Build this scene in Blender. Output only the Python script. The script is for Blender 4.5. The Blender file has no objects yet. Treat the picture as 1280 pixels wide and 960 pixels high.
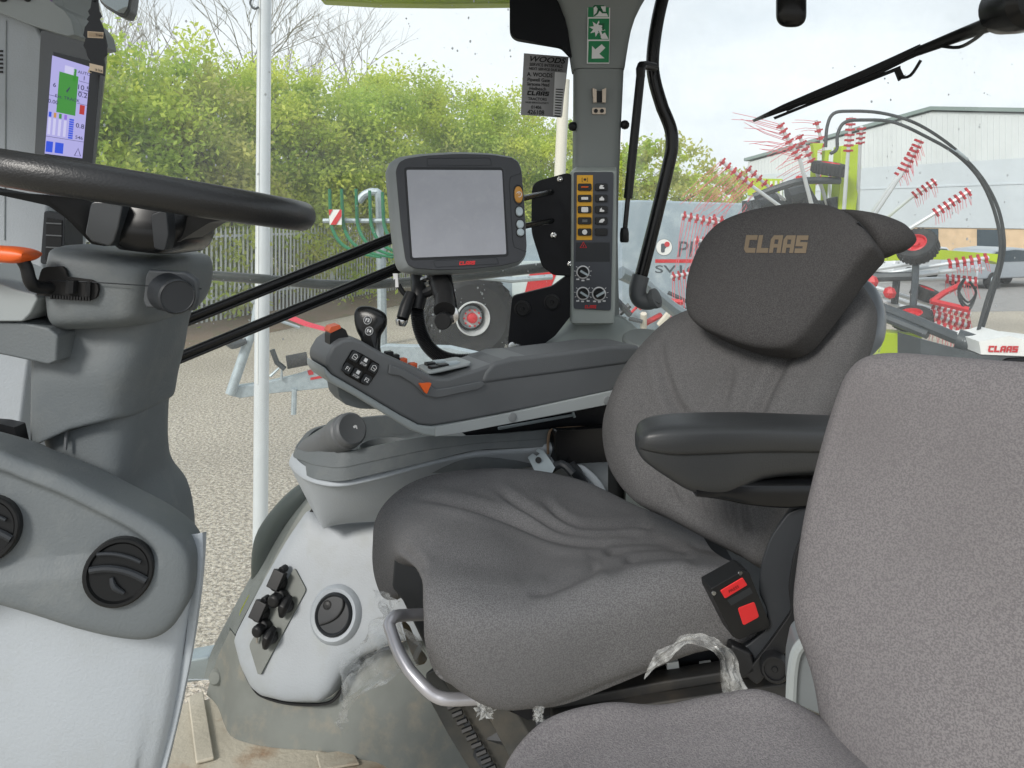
import bpy, bmesh, math, random
from mathutils import Vector as V, Matrix
from mathutils.geometry import tessellate_polygon
R = math.radians
sc = bpy.context.scene
# ------------------------------------------------------------------ camera, sky, sun, exposure
CZ = 2.74            # eye height above the yard
FL = 960.0           # focal length in photo pixels (1280 wide)
HX, HY = 640.0, 270.0
cam = bpy.data.cameras.new('Camera'); camo = bpy.data.objects.new('Camera', cam)
sc.collection.objects.link(camo); sc.camera = camo
camo.location = (0, 0, CZ); camo.rotation_euler = (R(90), 0, 0)
cam.sensor_fit = 'HORIZONTAL'; cam.sensor_width = 36; cam.lens = FL/1280*36
cam.shift_x = 0; cam.shift_y = -(480-HY)/1280
cam.clip_start = 0.02; cam.clip_end = 3000
SUN_EL, SUN_ROT = R(52), R(200)
w = bpy.data.worlds.new('World'); sc.world = w; w.use_nodes = True
nt = w.node_tree; nt.nodes.clear()
def wn(t, **k):
    n = nt.nodes.new(t)
    for a, b in k.items(): setattr(n, a, b)
    return n
sky = wn('ShaderNodeTexSky', sky_type='NISHITA', sun_disc=False)
sky.sun_elevation = SUN_EL; sky.sun_rotation = SUN_ROT; sky.air_density = 1.0; sky.dust_density = 3.0; sky.ozone_density = 1.0
tc = wn('ShaderNodeTexCoord'); mp = wn('ShaderNodeMapping'); mp.inputs['Scale'].default_value = (1.0, 1.0, 3.2)
nz = wn('ShaderNodeTexNoise'); nz.inputs['Scale'].default_value = 1.7; nz.inputs['Detail'].default_value = 6; nz.inputs['Roughness'].default_value = .55
cr = wn('ShaderNodeValToRGB'); cr.color_ramp.elements[0].position = .36; cr.color_ramp.elements[1].position = .62
cr.color_ramp.elements[0].color = (3.75, 4.1, 4.4, 1); cr.color_ramp.elements[1].color = (5.3, 5.5, 5.65, 1)
mx = wn('ShaderNodeMix', data_type='RGBA'); mx.inputs[0].default_value = .9       # overcast: cloud deck over the sky
bg = wn('ShaderNodeBackground'); bg.inputs['Strength'].default_value = .125
ow = wn('ShaderNodeOutputWorld')
L = nt.links.new
L(tc.outputs['Generated'], mp.inputs['Vector']); L(mp.outputs[0], nz.inputs['Vector']); L(nz.outputs['Fac'], cr.inputs[0])
L(sky.outputs[0], mx.inputs[6]); L(cr.outputs[0], mx.inputs[7]); L(mx.outputs[2], bg.inputs['Color']); L(bg.outputs[0], ow.inputs['Surface'])
sl = bpy.data.lights.new('sun', 'SUN'); slo = bpy.data.objects.new('sun', sl); sc.collection.objects.link(slo)
sl.energy = 1.5; sl.angle = R(14); sl.color = (1, .96, .9)
# sun from behind and left of the camera, high behind cloud
sd = V((-.55, -.75, .62)).normalized()
slo.rotation_euler = sd.to_track_quat('Z', 'Y').to_euler(); slo.location = (0, 0, 30)
sky.sun_elevation = math.asin(sd.z); sky.sun_rotation = math.atan2(sd.x, sd.y)
sc.view_settings.view_transform = 'Standard'; sc.view_settings.look = 'None'
sc.view_settings.exposure = .80; sc.view_settings.gamma = 1; sc.view_settings.use_curve_mapping = False
sc.render.engine = 'CYCLES'
cy = sc.cycles
cy.use_denoising = True
try: cy.denoiser = 'OPENIMAGEDENOISE'
except Exception: pass
cy.max_bounces = 10; cy.diffuse_bounces = 4; cy.glossy_bounces = 3; cy.transmission_bounces = 6; cy.transparent_max_bounces = 24
cy.caustics_reflective = False; cy.caustics_refractive = False; cy.sample_clamp_indirect = 6
cy.use_adaptive_sampling = True; cy.adaptive_threshold = .015
# ------------------------------------------------------------------ coordinates
def P(px, py, d): return V(((px-HX)/FL*d, d, CZ-(py-HY)/FL*d))
def PG(px, py): return P(px, py, FL*CZ/(py-HY))           # point on the yard
EYE = V((0, 0, CZ)); UP = V((0, 0, 1))
TH = R(22)
FW = V((-math.cos(TH), -math.sin(TH), 0)); RT = V((-math.sin(TH), math.cos(TH), 0))   # tractor forward / right
class Plane:
    def __init__(s, p, n):
        s.p = V(p); s.n = V(n).normalized()
        if s.n.dot(EYE-s.p) < 0: s.n = -s.n
    def hit(s, px, py, lift=0):
        d = P(px, py, 1)-EYE
        t = (s.p-EYE).dot(s.n)/d.dot(s.n)
        return EYE+d*t+s.n*lift
    def pts(s, pp, lift=0): return [s.hit(a, b, lift) for a, b in pp]
def plane3(a, b, c): return Plane(a, (b-a).cross(c-a))
def facing(p, yaw=0, pitch=0):
    """plane through p whose normal looks at -Y, turned by yaw (deg, + = to +X) and pitch (+ = up)"""
    n = V((math.sin(R(yaw))*math.cos(R(pitch)), -math.cos(R(yaw))*math.cos(R(pitch)), math.sin(R(pitch))))
    return Plane(p, n)
def cr_spline(pts, n=6, closed=False):
    pts = [V(p) for p in pts]; N = len(pts); out = []
    segs = N if closed else N-1
    for i in range(segs):
        if closed: a, b, c, d = pts[i-1], pts[i], pts[(i+1) % N], pts[(i+2) % N]
        else: a, b, c, d = pts[max(i-1, 0)], pts[i], pts[i+1], pts[min(i+2, N-1)]
        for k in range(n):
            t = k/n
            out.append(.5*((2*b)+(c-a)*t+(2*a-5*b+4*c-d)*t*t+(3*b-a-3*c+d)*t**3))
    if not closed: out.append(pts[-1])
    return out
def rounded(pts, r=.25, n=4, rad=None):
    """round every corner of a closed 3D polygon; r = share of the shorter neighbour edge"""
    out = []; N = len(pts)
    for i in range(N):
        a, b, c = V(pts[i-1]), V(pts[i]), V(pts[(i+1) % N])
        l = min((a-b).length, (c-b).length)*min(r, .49)
        if rad: l = min(rad, min((a-b).length, (c-b).length)*.49)
        p, q = b+(a-b).normalized()*l, b+(c-b).normalized()*l
        for k in range(n+1):
            t = k/n
            out.append(p*(1-t)**2+b*2*t*(1-t)+q*t*t)
    return out
# ------------------------------------------------------------------ mesh buffer
class MB:
    def __init__(s): s.v = []; s.f = []; s.m = []
    def add(s, vs, fs, mi=0):
        o = len(s.v); s.v += [V(v) for v in vs]
        for f in fs: s.f.append([i+o for i in f]); s.m.append(mi)
        return s
    def box(s, c, u, v, w, mi=0):
        c, u, v, w = V(c), V(u), V(v), V(w)
        vs = [c+u*a+v*b+w*d for d in (-1, 1) for b in (-1, 1) for a in (-1, 1)]
        return s.add(vs, [(0, 2, 3, 1), (4, 5, 7, 6), (0, 1, 5, 4), (2, 6, 7, 3), (0, 4, 6, 2), (1, 3, 7, 5)], mi)
    def prism(s, poly, off, mi=0):
        n = len(poly); off = V(off)
        nn = V((0, 0, 0))
        for i in range(n): nn += V(poly[i]).cross(V(poly[(i+1) % n]))
        if nn.dot(off) > 0: poly = poly[::-1]
        vs = list(poly)+[V(p)+off for p in poly]
        fs = [tuple(range(n)), tuple(range(2*n-1, n-1, -1))]+[(i, i+n, (i+1) % n+n, (i+1) % n) for i in range(n)]
        return s.add(vs, fs, mi)
    def tube(s, pts, r, n=10, smooth=0, closed=False, mi=0, flat=1.0):
        if smooth: 
            if isinstance(r, (list, tuple)):
                rr = cr_spline([V((x, 0, 0)) for x in r], smooth, closed); r = [max(q.x, 1e-4) for q in rr]
            pts = cr_spline(pts, smooth, closed)
        pts = [V(p) for p in pts]; N = len(pts)
        if not isinstance(r, (list, tuple)): r = [r]*N
        vs = []; prev = None
        for i, p in enumerate(pts):
            if closed: t = pts[(i+1) % N]-pts[i-1]
            else: t = pts[min(i+1, N-1)]-pts[max(i-1, 0)]
            t = t.normalized() if t.length > 1e-9 else V((0, 0, 1))
            if prev is None: a = t.cross(UP) if abs(t.z) < .9 else t.cross(V((1, 0, 0)))
            else: a = prev-t*prev.dot(t)
            a.normalize(); prev = a; b = t.cross(a)
            for k in range(n):
                an = 2*math.pi*k/n
                vs.append(p+a*math.cos(an)*r[i]+b*math.sin(an)*r[i]*flat)
        fs = []
        for i in range(N if closed else N-1):
            for k in range(n):
                j = (i+1) % N
                fs.append((i*n+k, i*n+(k+1) % n, j*n+(k+1) % n, j*n+k))
        if not closed: fs += [tuple(range(n-1, -1, -1)), tuple(range((N-1)*n, N*n))]
        return s.add(vs, fs, mi)
    def cyl(s, a, b, r0, r1=None, n=24, mi=0): return s.tube([a, b], [r0, r0 if r1 is None else r1], n, mi=mi)
    def lathe(s, c, ax, prof, n=32, mi=0, cap0=True):
        """prof: (radius, height along ax)"""
        ax = V(ax).normalized(); a = ax.cross(UP) if abs(ax.z) < .9 else ax.cross(V((1, 0, 0))); a.normalize(); b = ax.cross(a)
        vs = []; m = len(prof)
        for r, h in prof:
            for k in range(n):
                t = 2*math.pi*k/n; vs.append(V(c)+ax*h+(a*math.cos(t)+b*math.sin(t))*r)
        fs = [(i*n+k, i*n+(k+1) % n, (i+1)*n+(k+1) % n, (i+1)*n+k) for i in range(m-1) for k in range(n)]
        fs += ([tuple(range(n-1, -1, -1))] if cap0 else [])+[tuple(range((m-1)*n, m*n))]
        return s.add(vs, fs, mi)
    def ball(s, c, r, n=12, sc3=(1, 1, 1), mi=0):
        vs = []; m = n//2
        for i in range(m+1):
            ph = math.pi*i/m
            for k in range(n):
                t = 2*math.pi*k/n
                vs.append(V(c)+V((math.sin(ph)*math.cos(t)*r*sc3[0], math.sin(ph)*math.sin(t)*r*sc3[1], math.cos(ph)*r*sc3[2])))
        return s.add(vs, [(i*n+k, (i+1)*n+k, (i+1)*n+(k+1) % n, i*n+(k+1) % n) for i in range(m) for k in range(n)], mi)
    def pillow(s, out, n, hf, hb, k=2.6, rings=14, c=None, disp=None, mi=0):
        """closed cushion over a star-shaped outline: bulges hf towards n and hb away"""
        n = V(n).normalized(); N = len(out); out = [V(p) for p in out]
        if c is None: c = sum(out, V((0, 0, 0)))/N
        vs = []; fs = []
        ts = [1-(1-i/rings)**1.6 for i in range(rings)]            # 0 centre .. ~1
        ts = [i/rings for i in range(1, rings)]
        ts = [math.sin(t*math.pi/2)**.85 for t in ts]
        def H(t, h): return h*(1-t**k)**(1/k)
        for sgn, h in ((1, hf), (-1, hb)):
            base = len(vs)
            cc = c+n*sgn*h
            vs.append(cc+(n*disp(c, 0) if disp and sgn > 0 else V((0, 0, 0))))
            for t in ts:
                for p in out:
                    q = c+(p-c)*t+n*sgn*H(t, h)
                    if disp and sgn > 0: q = q+n*disp(c+(p-c)*t, t)
                    vs.append(q)
            for j in range(N):
                a, b = base+1+j, base+1+(j+1) % N
                fs.append((base, a, b) if sgn > 0 else (base, b, a))
            for i in range(len(ts)-1):
                for j in range(N):
                    a, b = base+1+i*N+j, base+1+i*N+(j+1) % N
                    f = (a, a+N, b+N, b); fs.append(f if sgn > 0 else f[::-1])
        e0 = len(vs); vs += out; half = 1+len(ts)*N
        for j in range(N):
            jn = (j+1) % N; lf = 1+(len(ts)-1)*N; lb = half+lf
            fs.append((lf+j, e0+j, e0+jn, lf+jn)); fs.append((lb+j, lb+jn, e0+jn, e0+j))
        # orientation
        a, b = out[0]-c, out[1]-c
        if a.cross(b).dot(n) < 0: fs = [f[::-1] for f in fs]
        return s.add(vs, fs, mi)
    def patch(s, grid, nu=4, nv=4, disp=None, closed_v=False, mi=0):
        """Catmull-Rom surface through a grid of 3D points (rows x cols)"""
        rows = [cr_spline(r, nu, closed_v) for r in grid]
        cols = list(zip(*rows))
        g = [cr_spline(c, nv) for c in cols]                       # g[col][row]
        nc, nr = len(g), len(g[0])
        vs = [g[i][j] for i in range(nc) for j in range(nr)]
        if disp:
            new = []
            for i in range(nc):
                for j in range(nr):
                    a = g[min(i+1, nc-1)][j]-g[max(i-1, 0)][j]; b = g[i][min(j+1, nr-1)]-g[i][max(j-1, 0)]
                    nn = a.cross(b)
                    nn = nn.normalized() if nn.length > 1e-12 else V((0, 0, 0))
                    if nn.dot(EYE-g[i][j]) < 0: nn = -nn
                    new.append(g[i][j]+nn*disp(i/(nc-1), j/(nr-1), g[i][j]))
            vs = new
        fs = [(i*nr+j, (i+1)*nr+j, (i+1)*nr+j+1, i*nr+j+1) for i in range(nc-1) for j in range(nr-1)]
        if closed_v: fs += [((nc-1)*nr+j, j, j+1, (nc-1)*nr+j+1) for j in range(nr-1)]
        return s.add(vs, fs, mi)
    def loft(s, rings, n=3, cap=True, mi=0):
        """rings: equal-length closed point loops; smooth along the loft"""
        m = len(rings[0]); cols = [cr_spline([r[k] for r in rings], n) if n else [r[k] for r in rings] for k in range(m)]
        q = len(cols[0])
        vs = [cols[k][i] for i in range(q) for k in range(m)]
        fs = [(i*m+k, i*m+(k+1) % m, (i+1)*m+(k+1) % m, (i+1)*m+k) for i in range(q-1) for k in range(m)]
        if cap: fs += [tuple(range(m-1, -1, -1)), tuple(range((q-1)*m, q*m))]
        return s.add(vs, fs, mi)
    def text(s, txt, o, u, v, size, lift=0, thick=.0004, bold=0, shear=0, align='CENTER', mi=0, sx=1, space=1):
        """o: centre (or left) baseline point; u right, v up unit vectors"""
        c = bpy.data.curves.new('tmp', 'FONT'); c.body = txt; c.size = 1; c.offset = bold; c.shear = shear; c.resolution_u = 3
        c.align_x = align; c.extrude = 0; c.space_character = space
        ob = bpy.data.objects.new('tmp', c); sc.collection.objects.link(ob)
        dg = bpy.context.evaluated_depsgraph_get(); me = bpy.data.meshes.new_from_object(ob.evaluated_get(dg))
        u, v = V(u).normalized(), V(v).normalized(); n = u.cross(v).normalized()
        vs = [V(o)+u*(p.co.x*size*sx)+v*(p.co.y*size)+n*(lift+thick) for p in me.vertices]
        s.add(vs, [tuple(p.vertices) for p in me.polygons], mi)
        bpy.data.objects.remove(ob); bpy.data.meshes.remove(me); bpy.data.curves.remove(c)
        return s
def ring(c, a, b, n=20, e=2.6):
    """superellipse loop round c with half-axis vectors a, b"""
    out = []
    for k in range(n):
        t = 2*math.pi*k/n; ct, st = math.cos(t), math.sin(t)
        out.append(c+a*(math.copysign(abs(ct)**(2/e), ct))+b*(math.copysign(abs(st)**(2/e), st)))
    return out
LOGO = {'C': [[(0, .2), (.2, 0), (1, 0), (1, .27), (.36, .27), (.36, .73), (1, .73), (1, 1), (0, 1)]],
        'L': [[(0, 0), (1, 0), (1, .27), (.36, .27), (.36, 1), (0, 1)]],
        'A': [[(0, 0), (.34, 0), (.34, 1), (.22, 1), (0, .78)], [(.66, 0), (1, 0), (1, 1), (.66, 1)], [(.33, .3), (.67, .3), (.67, .5), (.33, .5)], [(.33, .76), (.67, .76), (.67, 1), (.33, 1)]],
        'S': [[(0, 0), (1, 0), (1, .62), (.36, .62), (.36, .74), (1, .74), (1, 1), (0, 1), (0, .38), (.64, .38), (.64, .26), (0, .26)]]}
def logo(mb, word, pt, thick, n, mi=0, shear=.25, gap=.14):
    """block letters; pt(s, t) maps the 0..1 x 0..1 box of the word to 3D"""
    W = len(word)*1.0+(len(word)-1)*gap
    for i, ch in enumerate(word):
        for poly in LOGO[ch]:
            q = [pt((i*(1+gap)+x+shear*(y-.5))/W, y) for x, y in poly]
            mb.prism(q, n*thick, mi)
    return mb
# ------------------------------------------------------------------ objects
COL = sc.collection
def origin(o):
    l = V((0, 0, 0))
    while o is not None: l = l+o.location; o = o.parent
    return l
def tag(o, label=None, cat=None, group=None, kind=None):
    if label: o['label'] = label
    if cat: o['category'] = cat
    if group: o['group'] = group
    if kind: o['kind'] = kind
    return o
def thing(name, loc, label, cat, group=None):
    o = bpy.data.objects.new(name, None); COL.objects.link(o); o.location = loc; o.empty_display_size = .05
    return tag(o, label, cat, group)
def ob(name, mb, mats, parent=None, label=None, cat=None, group=None, kind=None, bevel=0, seg=2, ang=35, sub=0, smooth=True):
    if not isinstance(mats, (list, tuple)): mats = [mats]
    me = bpy.data.meshes.new(name)
    if parent is not None: loc = V((0, 0, 0)); off = origin(parent)
    else:
        n = max(len(mb.v), 1); c = sum(mb.v, V((0, 0, 0)))/n; loc = V((c.x, c.y, min(v.z for v in mb.v))); off = loc
    me.from_pydata([v-off for v in mb.v], [], mb.f)
    for m in mats: me.materials.append(m)
    me.polygons.foreach_set('material_index', mb.m)
    if smooth:
        me.polygons.foreach_set('use_smooth', [True]*len(me.polygons))
        me.update(); me.set_sharp_from_angle(angle=R(ang))
    me.validate(); me.update()
    o = bpy.data.objects.new(name, me); COL.objects.link(o); o.location = loc
    if parent is not None: o.parent = parent
    if bevel:
        b = o.modifiers.new('bevel', 'BEVEL'); b.width = bevel; b.segments = seg; b.limit_method = 'ANGLE'; b.angle_limit = R(30); b.use_clamp_overlap = True
        wn_ = o.modifiers.new('wn', 'WEIGHTED_NORMAL'); wn_.keep_sharp = False
    if sub:
        q = o.modifiers.new('sub', 'SUBSURF'); q.levels = sub; q.render_levels = sub
    return tag(o, label, cat, group, kind)
# ------------------------------------------------------------------ materials
def s2l(c): return tuple(((x/255)/12.92 if x/255 <= .04045 else ((x/255+.055)/1.055)**2.4) for x in c)
def mat(name, col, rough=.5, metal=0, bump=None, var=None, spec=.5, col2=None, sheen=0, coat=0, emit=0, srgb=True, dirt=None):
    """bump=(scale,strength,detail) ; var=(scale,amount) brightness mottling ; col2 mixed by noise ; dirt=(col,scale,amount)"""
    m = bpy.data.materials.new(name); m.use_nodes = True; t = m.node_tree; b = t.nodes['Principled BSDF']
    c = s2l(col) if srgb else col
    b.inputs['Base Color'].default_value = (*c, 1); b.inputs['Roughness'].default_value = rough; b.inputs['Metallic'].default_value = metal
    b.inputs['Specular IOR Level'].default_value = spec
    if sheen: b.inputs['Sheen Weight'].default_value = sheen; b.inputs['Sheen Roughness'].default_value = .6
    if coat: b.inputs['Coat Weight'].default_value = coat
    if emit: b.inputs['Emission Color'].default_value = (*c, 1); b.inputs['Emission Strength'].default_value = emit
    tcn = t.nodes.new('ShaderNodeTexCoord'); co = tcn.outputs['Object']; cur = None
    def noise(scale, det=3, rough_=.55):
        n = t.nodes.new('ShaderNodeTexNoise'); n.inputs['Scale'].default_value = scale; n.inputs['Detail'].default_value = det; n.inputs['Roughness'].default_value = rough_
        t.links.new(co, n.inputs['Vector']); return n.outputs['Fac']
    def mixc(a, bcol, fac):
        x = t.nodes.new('ShaderNodeMix'); x.data_type = 'RGBA'; t.links.new(fac, x.inputs[0])
        if a is None: x.inputs[6].default_value = (*c, 1)
        else: t.links.new(a, x.inputs[6])
        x.inputs[7].default_value = (*bcol, 1); return x.outputs[2]
    def ramp(f, lo, hi, top=1.0):
        r = t.nodes.new('ShaderNodeMapRange'); r.inputs[1].default_value = lo; r.inputs[2].default_value = hi; r.inputs[4].default_value = top
        t.links.new(f, r.inputs[0]); return r.outputs[0]
    if var:
        k = 1-var[1]; cur = mixc(cur, tuple(x*k for x in c), ramp(noise(var[0], 4), .35, .65))
    if col2: cur = mixc(cur, s2l(col2[0]), ramp(noise(col2[1], 2), .42, .58, col2[2] if len(col2) > 2 else 1))
    if dirt: cur = mixc(cur, s2l(dirt[0]), ramp(noise(dirt[1], 7, .65), .5, .72, dirt[2]))
    if cur is not None: t.links.new(cur, b.inputs['Base Color'])
    if bump:
        bn = t.nodes.new('ShaderNodeBump'); bn.inputs['Strength'].default_value = bump[1]; bn.inputs['Distance'].default_value = bump[2] if len(bump) > 2 else .001
        t.links.new(noise(bump[0], 2), bn.inputs['Height']); t.links.new(bn.outputs[0], b.inputs['Normal'])
    return m
def glassmat(name, tint=(.975, .985, .98), veil=.03, refl=.6, dscale=6):
    m = bpy.data.materials.new(name); m.use_nodes = True; t = m.node_tree; t.nodes.clear()
    o = t.nodes.new('ShaderNodeOutputMaterial'); tr = t.nodes.new('ShaderNodeBsdfTransparent'); tr.inputs[0].default_value = (*tint, 1)
    gl = t.nodes.new('ShaderNodeBsdfGlossy'); gl.inputs['Roughness'].default_value = .02
    fr = t.nodes.new('ShaderNodeFresnel'); fr.inputs['IOR'].default_value = 1.35
    mu = t.nodes.new('ShaderNodeMath'); mu.operation = 'MULTIPLY'; mu.inputs[1].default_value = refl
    m1 = t.nodes.new('ShaderNodeMixShader'); t.links.new(fr.outputs[0], mu.inputs[0]); t.links.new(mu.outputs[0], m1.inputs[0])
    t.links.new(tr.outputs[0], m1.inputs[1]); t.links.new(gl.outputs[0], m1.inputs[2])
    df = t.nodes.new('ShaderNodeBsdfTranslucent'); df.inputs[0].default_value = (.9, .92, .94, 1)
    n = t.nodes.new('ShaderNodeTexNoise'); n.inputs['Scale'].default_value = dscale; n.inputs['Detail'].default_value = 8; n.inputs['Roughness'].default_value = .7
    tcn = t.nodes.new('ShaderNodeTexCoord'); t.links.new(tcn.outputs['Object'], n.inputs['Vector'])
    mr = t.nodes.new('ShaderNodeMapRange'); mr.inputs[1].default_value = .3; mr.inputs[2].default_value = .75; mr.inputs[3].default_value = veil*.6; mr.inputs[4].default_value = veil*1.6
    t.links.new(n.outputs['Fac'], mr.inputs[0])
    m2 = t.nodes.new('ShaderNodeMixShader'); t.links.new(mr.outputs[0], m2.inputs[0]); t.links.new(m1.outputs[0], m2.inputs[1]); t.links.new(df.outputs[0], m2.inputs[2])
    t.links.new(m2.outputs[0], o.inputs['Surface']); return m
M = {}
# ================================================================== OUTSIDE: the yard
M['gravel'] = mat('gravel', (198, 189, 172), .95, var=(.3, .3), col2=((128, 120, 108), 24, .85), dirt=((222, 216, 206), 38, .95), bump=(30, 1.0, .035))
M['tarmac'] = mat('tarmac', (150, 148, 146), .95, var=(3, .15), bump=(60, .4, .01))
M['kerbsoil'] = mat('soil', (126, 108, 92), .95, dirt=((96, 104, 66), 2.2, .8), bump=(20, .8, .03))
def leafmat(n, a, b):
    m = mat(n, a, .7, var=(1.1, .35), col2=(b, .55, .9))
    t = m.node_tree; bs = t.nodes['Principled BSDF']; bs.inputs['Subsurface Weight'].default_value = 0
    # leaves let some light through
    tr = t.nodes.new('ShaderNodeBsdfTranslucent'); mxs = t.nodes.new('ShaderNodeMixShader'); mxs.inputs[0].default_value = .55
    src = bs.inputs['Base Color'].links[0].from_socket; t.links.new(src, tr.inputs[0])
    out = [x for x in t.nodes if x.type == 'OUTPUT_MATERIAL'][0]
    t.links.new(bs.outputs[0], mxs.inputs[1]); t.links.new(tr.outputs[0], mxs.inputs[2]); t.links.new(mxs.outputs[0], out.inputs['Surface']); return m
M['leaf1'] = leafmat('leaf_yellowgreen', (226, 234, 112), (196, 216, 94))
M['leaf2'] = leafmat('leaf_green', (206, 222, 108), (178, 204, 92))
M['leaf3'] = leafmat('leaf_olive', (212, 212, 124), (184, 192, 106))
M['bark'] = mat('bark', (110, 100, 88), .9, var=(8, .3), bump=(40, .5, .01))
M['barepale'] = mat('bare_twig', (150, 146, 138), .9)
M['galv'] = mat('galvanised', (176, 188, 194), .5, .35, var=(18, .18), bump=(60, .1))
M['galvdull'] = mat('fence_steel', (204, 208, 208), .6, .2, var=(3, .2))
M['polesteel'] = mat('pole_white', (206, 212, 216), .35, .1, var=(6, .06))
M['postcream'] = mat('post_cream', (214, 210, 196), .6)
M['green_paint'] = mat('green_paint', (24, 112, 74), .45, var=(8, .2))
M['lime'] = mat('lime_paint', (176, 200, 30), .4, var=(4, .12))
M['red'] = mat('red_paint', (200, 36, 44), .45, var=(9, .15))
M['redplastic'] = mat('red_plastic', (190, 50, 60), .6, var=(6, .3))
M['white'] = mat('white_paint', (226, 228, 226), .5, var=(6, .06))
M['pink'] = mat('pink_strap', (226, 76, 96), .6)
M['rubber'] = mat('tyre_rubber', (44, 46, 48), .85, var=(4, .25), dirt=((92, 90, 84), 5, .45), bump=(40, .3, .005))
M['rubberdark'] = mat('hose_rubber', (44, 48, 50), .6)
M['blueboard'] = mat('body_panel', (150, 166, 176), .55, .1, var=(1.6, .14), dirt=((182, 194, 200), 3, .6))
M['corr'] = mat('pale_panel', (200, 212, 212), .6)
M['cladding'] = mat('cladding', (214, 219, 220), .6, var=(.35, .06))
M['claddinglow'] = mat('cladding_low', (200, 208, 214), .6, var=(.35, .06))
M['brick'] = mat('brick', (222, 194, 160), .9, var=(2, .15))
M['darkglass'] = mat('dark_glass', (60, 74, 84), .12)
M['carsilver'] = mat('car_silver', (176, 184, 192), .3, .4, coat=.6)
M['carwhite'] = mat('car_white', (214, 218, 222), .3, coat=.6)
M['cardark'] = mat('car_dark', (58, 62, 68), .3, coat=.6)
M['darksteel'] = mat('dark_steel', (66, 72, 76), .5, .2, var=(9, .2))
M['dgreen'] = mat('dark_green_metal', (52, 70, 62), .5)
M['ink'] = mat('ink', (62, 72, 80), .6)
M['white2'] = M['white']
# ground, road
g = MB(); S = 260
NG = 60
vs = []; fs = []
g.add([V((-S, -60, 0)), V((S, -60, 0)), V((S, 900, 0)), V((-S, 900, 0))], [(0, 1, 2, 3)])
ob('yard_gravel', g, M['gravel'], kind='structure', label='pale gravel yard around the parked machines')
r = MB(); r.add([V((6.5, 21.5, .004)), V((70, 26, .004)), V((70, 60, .004)), V((7, 60, .004))], [(0, 1, 2, 3)])
ob('road', r, M['tarmac'], kind='structure', label='grey tarmac strip in front of the shed')
# low soil bank and timber edge below the fence
FA, FB = V((-9.6, 12.6, 0)), V((-1.2, 33.3, 0)); FD = (FB-FA).normalized(); FN = V((FD.y, -FD.x, 0))
k = MB(); a, b = FA+FN*1.6, FB+FN*1.6
k.add([a+V((0, 0, .006)), b+V((0, 0, .006)), FB-FN*8+V((0, 0, .5)), FA-FN*8+V((0, 0, .5)), FB+V((0, 0, .22)), FA+V((0, 0, .22))], [(0, 1, 4, 5), (5, 4, 2, 3)])
ob('soil_bank', k, M['kerbsoil'], kind='structure', label='brown soil strip under the hedge')
# palisade fence
fr = thing('palisade_fence', FA, 'long grey palisade fence in front of the green hedge', 'fence')
FLN = (FB-FA).length; nb = 8; bay = FLN/nb
for i in range(nb):
    o = FA+FD*bay*i
    p = MB(); p.box(o+V((0, 0, 1.3)), FD*.05, FN*.03, UP*1.3); ob('fence_post', p, M['galvdull'], fr)
    p = MB()
    for zz in (.55, 2.05): p.box(o+FD*bay/2+V((0, 0, zz+.2)), FD*bay/2, FN*.02, UP*.03)
    n = int(bay/.155)
    for j in range(n):
        q = o+FD*(j+.5)*bay/n+FN*.03
        w_ = FD*.033; pts = [q-w_+V((0, 0, .2)), q+w_+V((0, 0, .2)), q+w_+V((0, 0, 2.35)), q+V((0, 0, 2.5)), q-w_+V((0, 0, 2.35))]
        p.prism(pts, FN*.012)
    ob('palisade_panel', p, M['galvdull'], fr)
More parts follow.
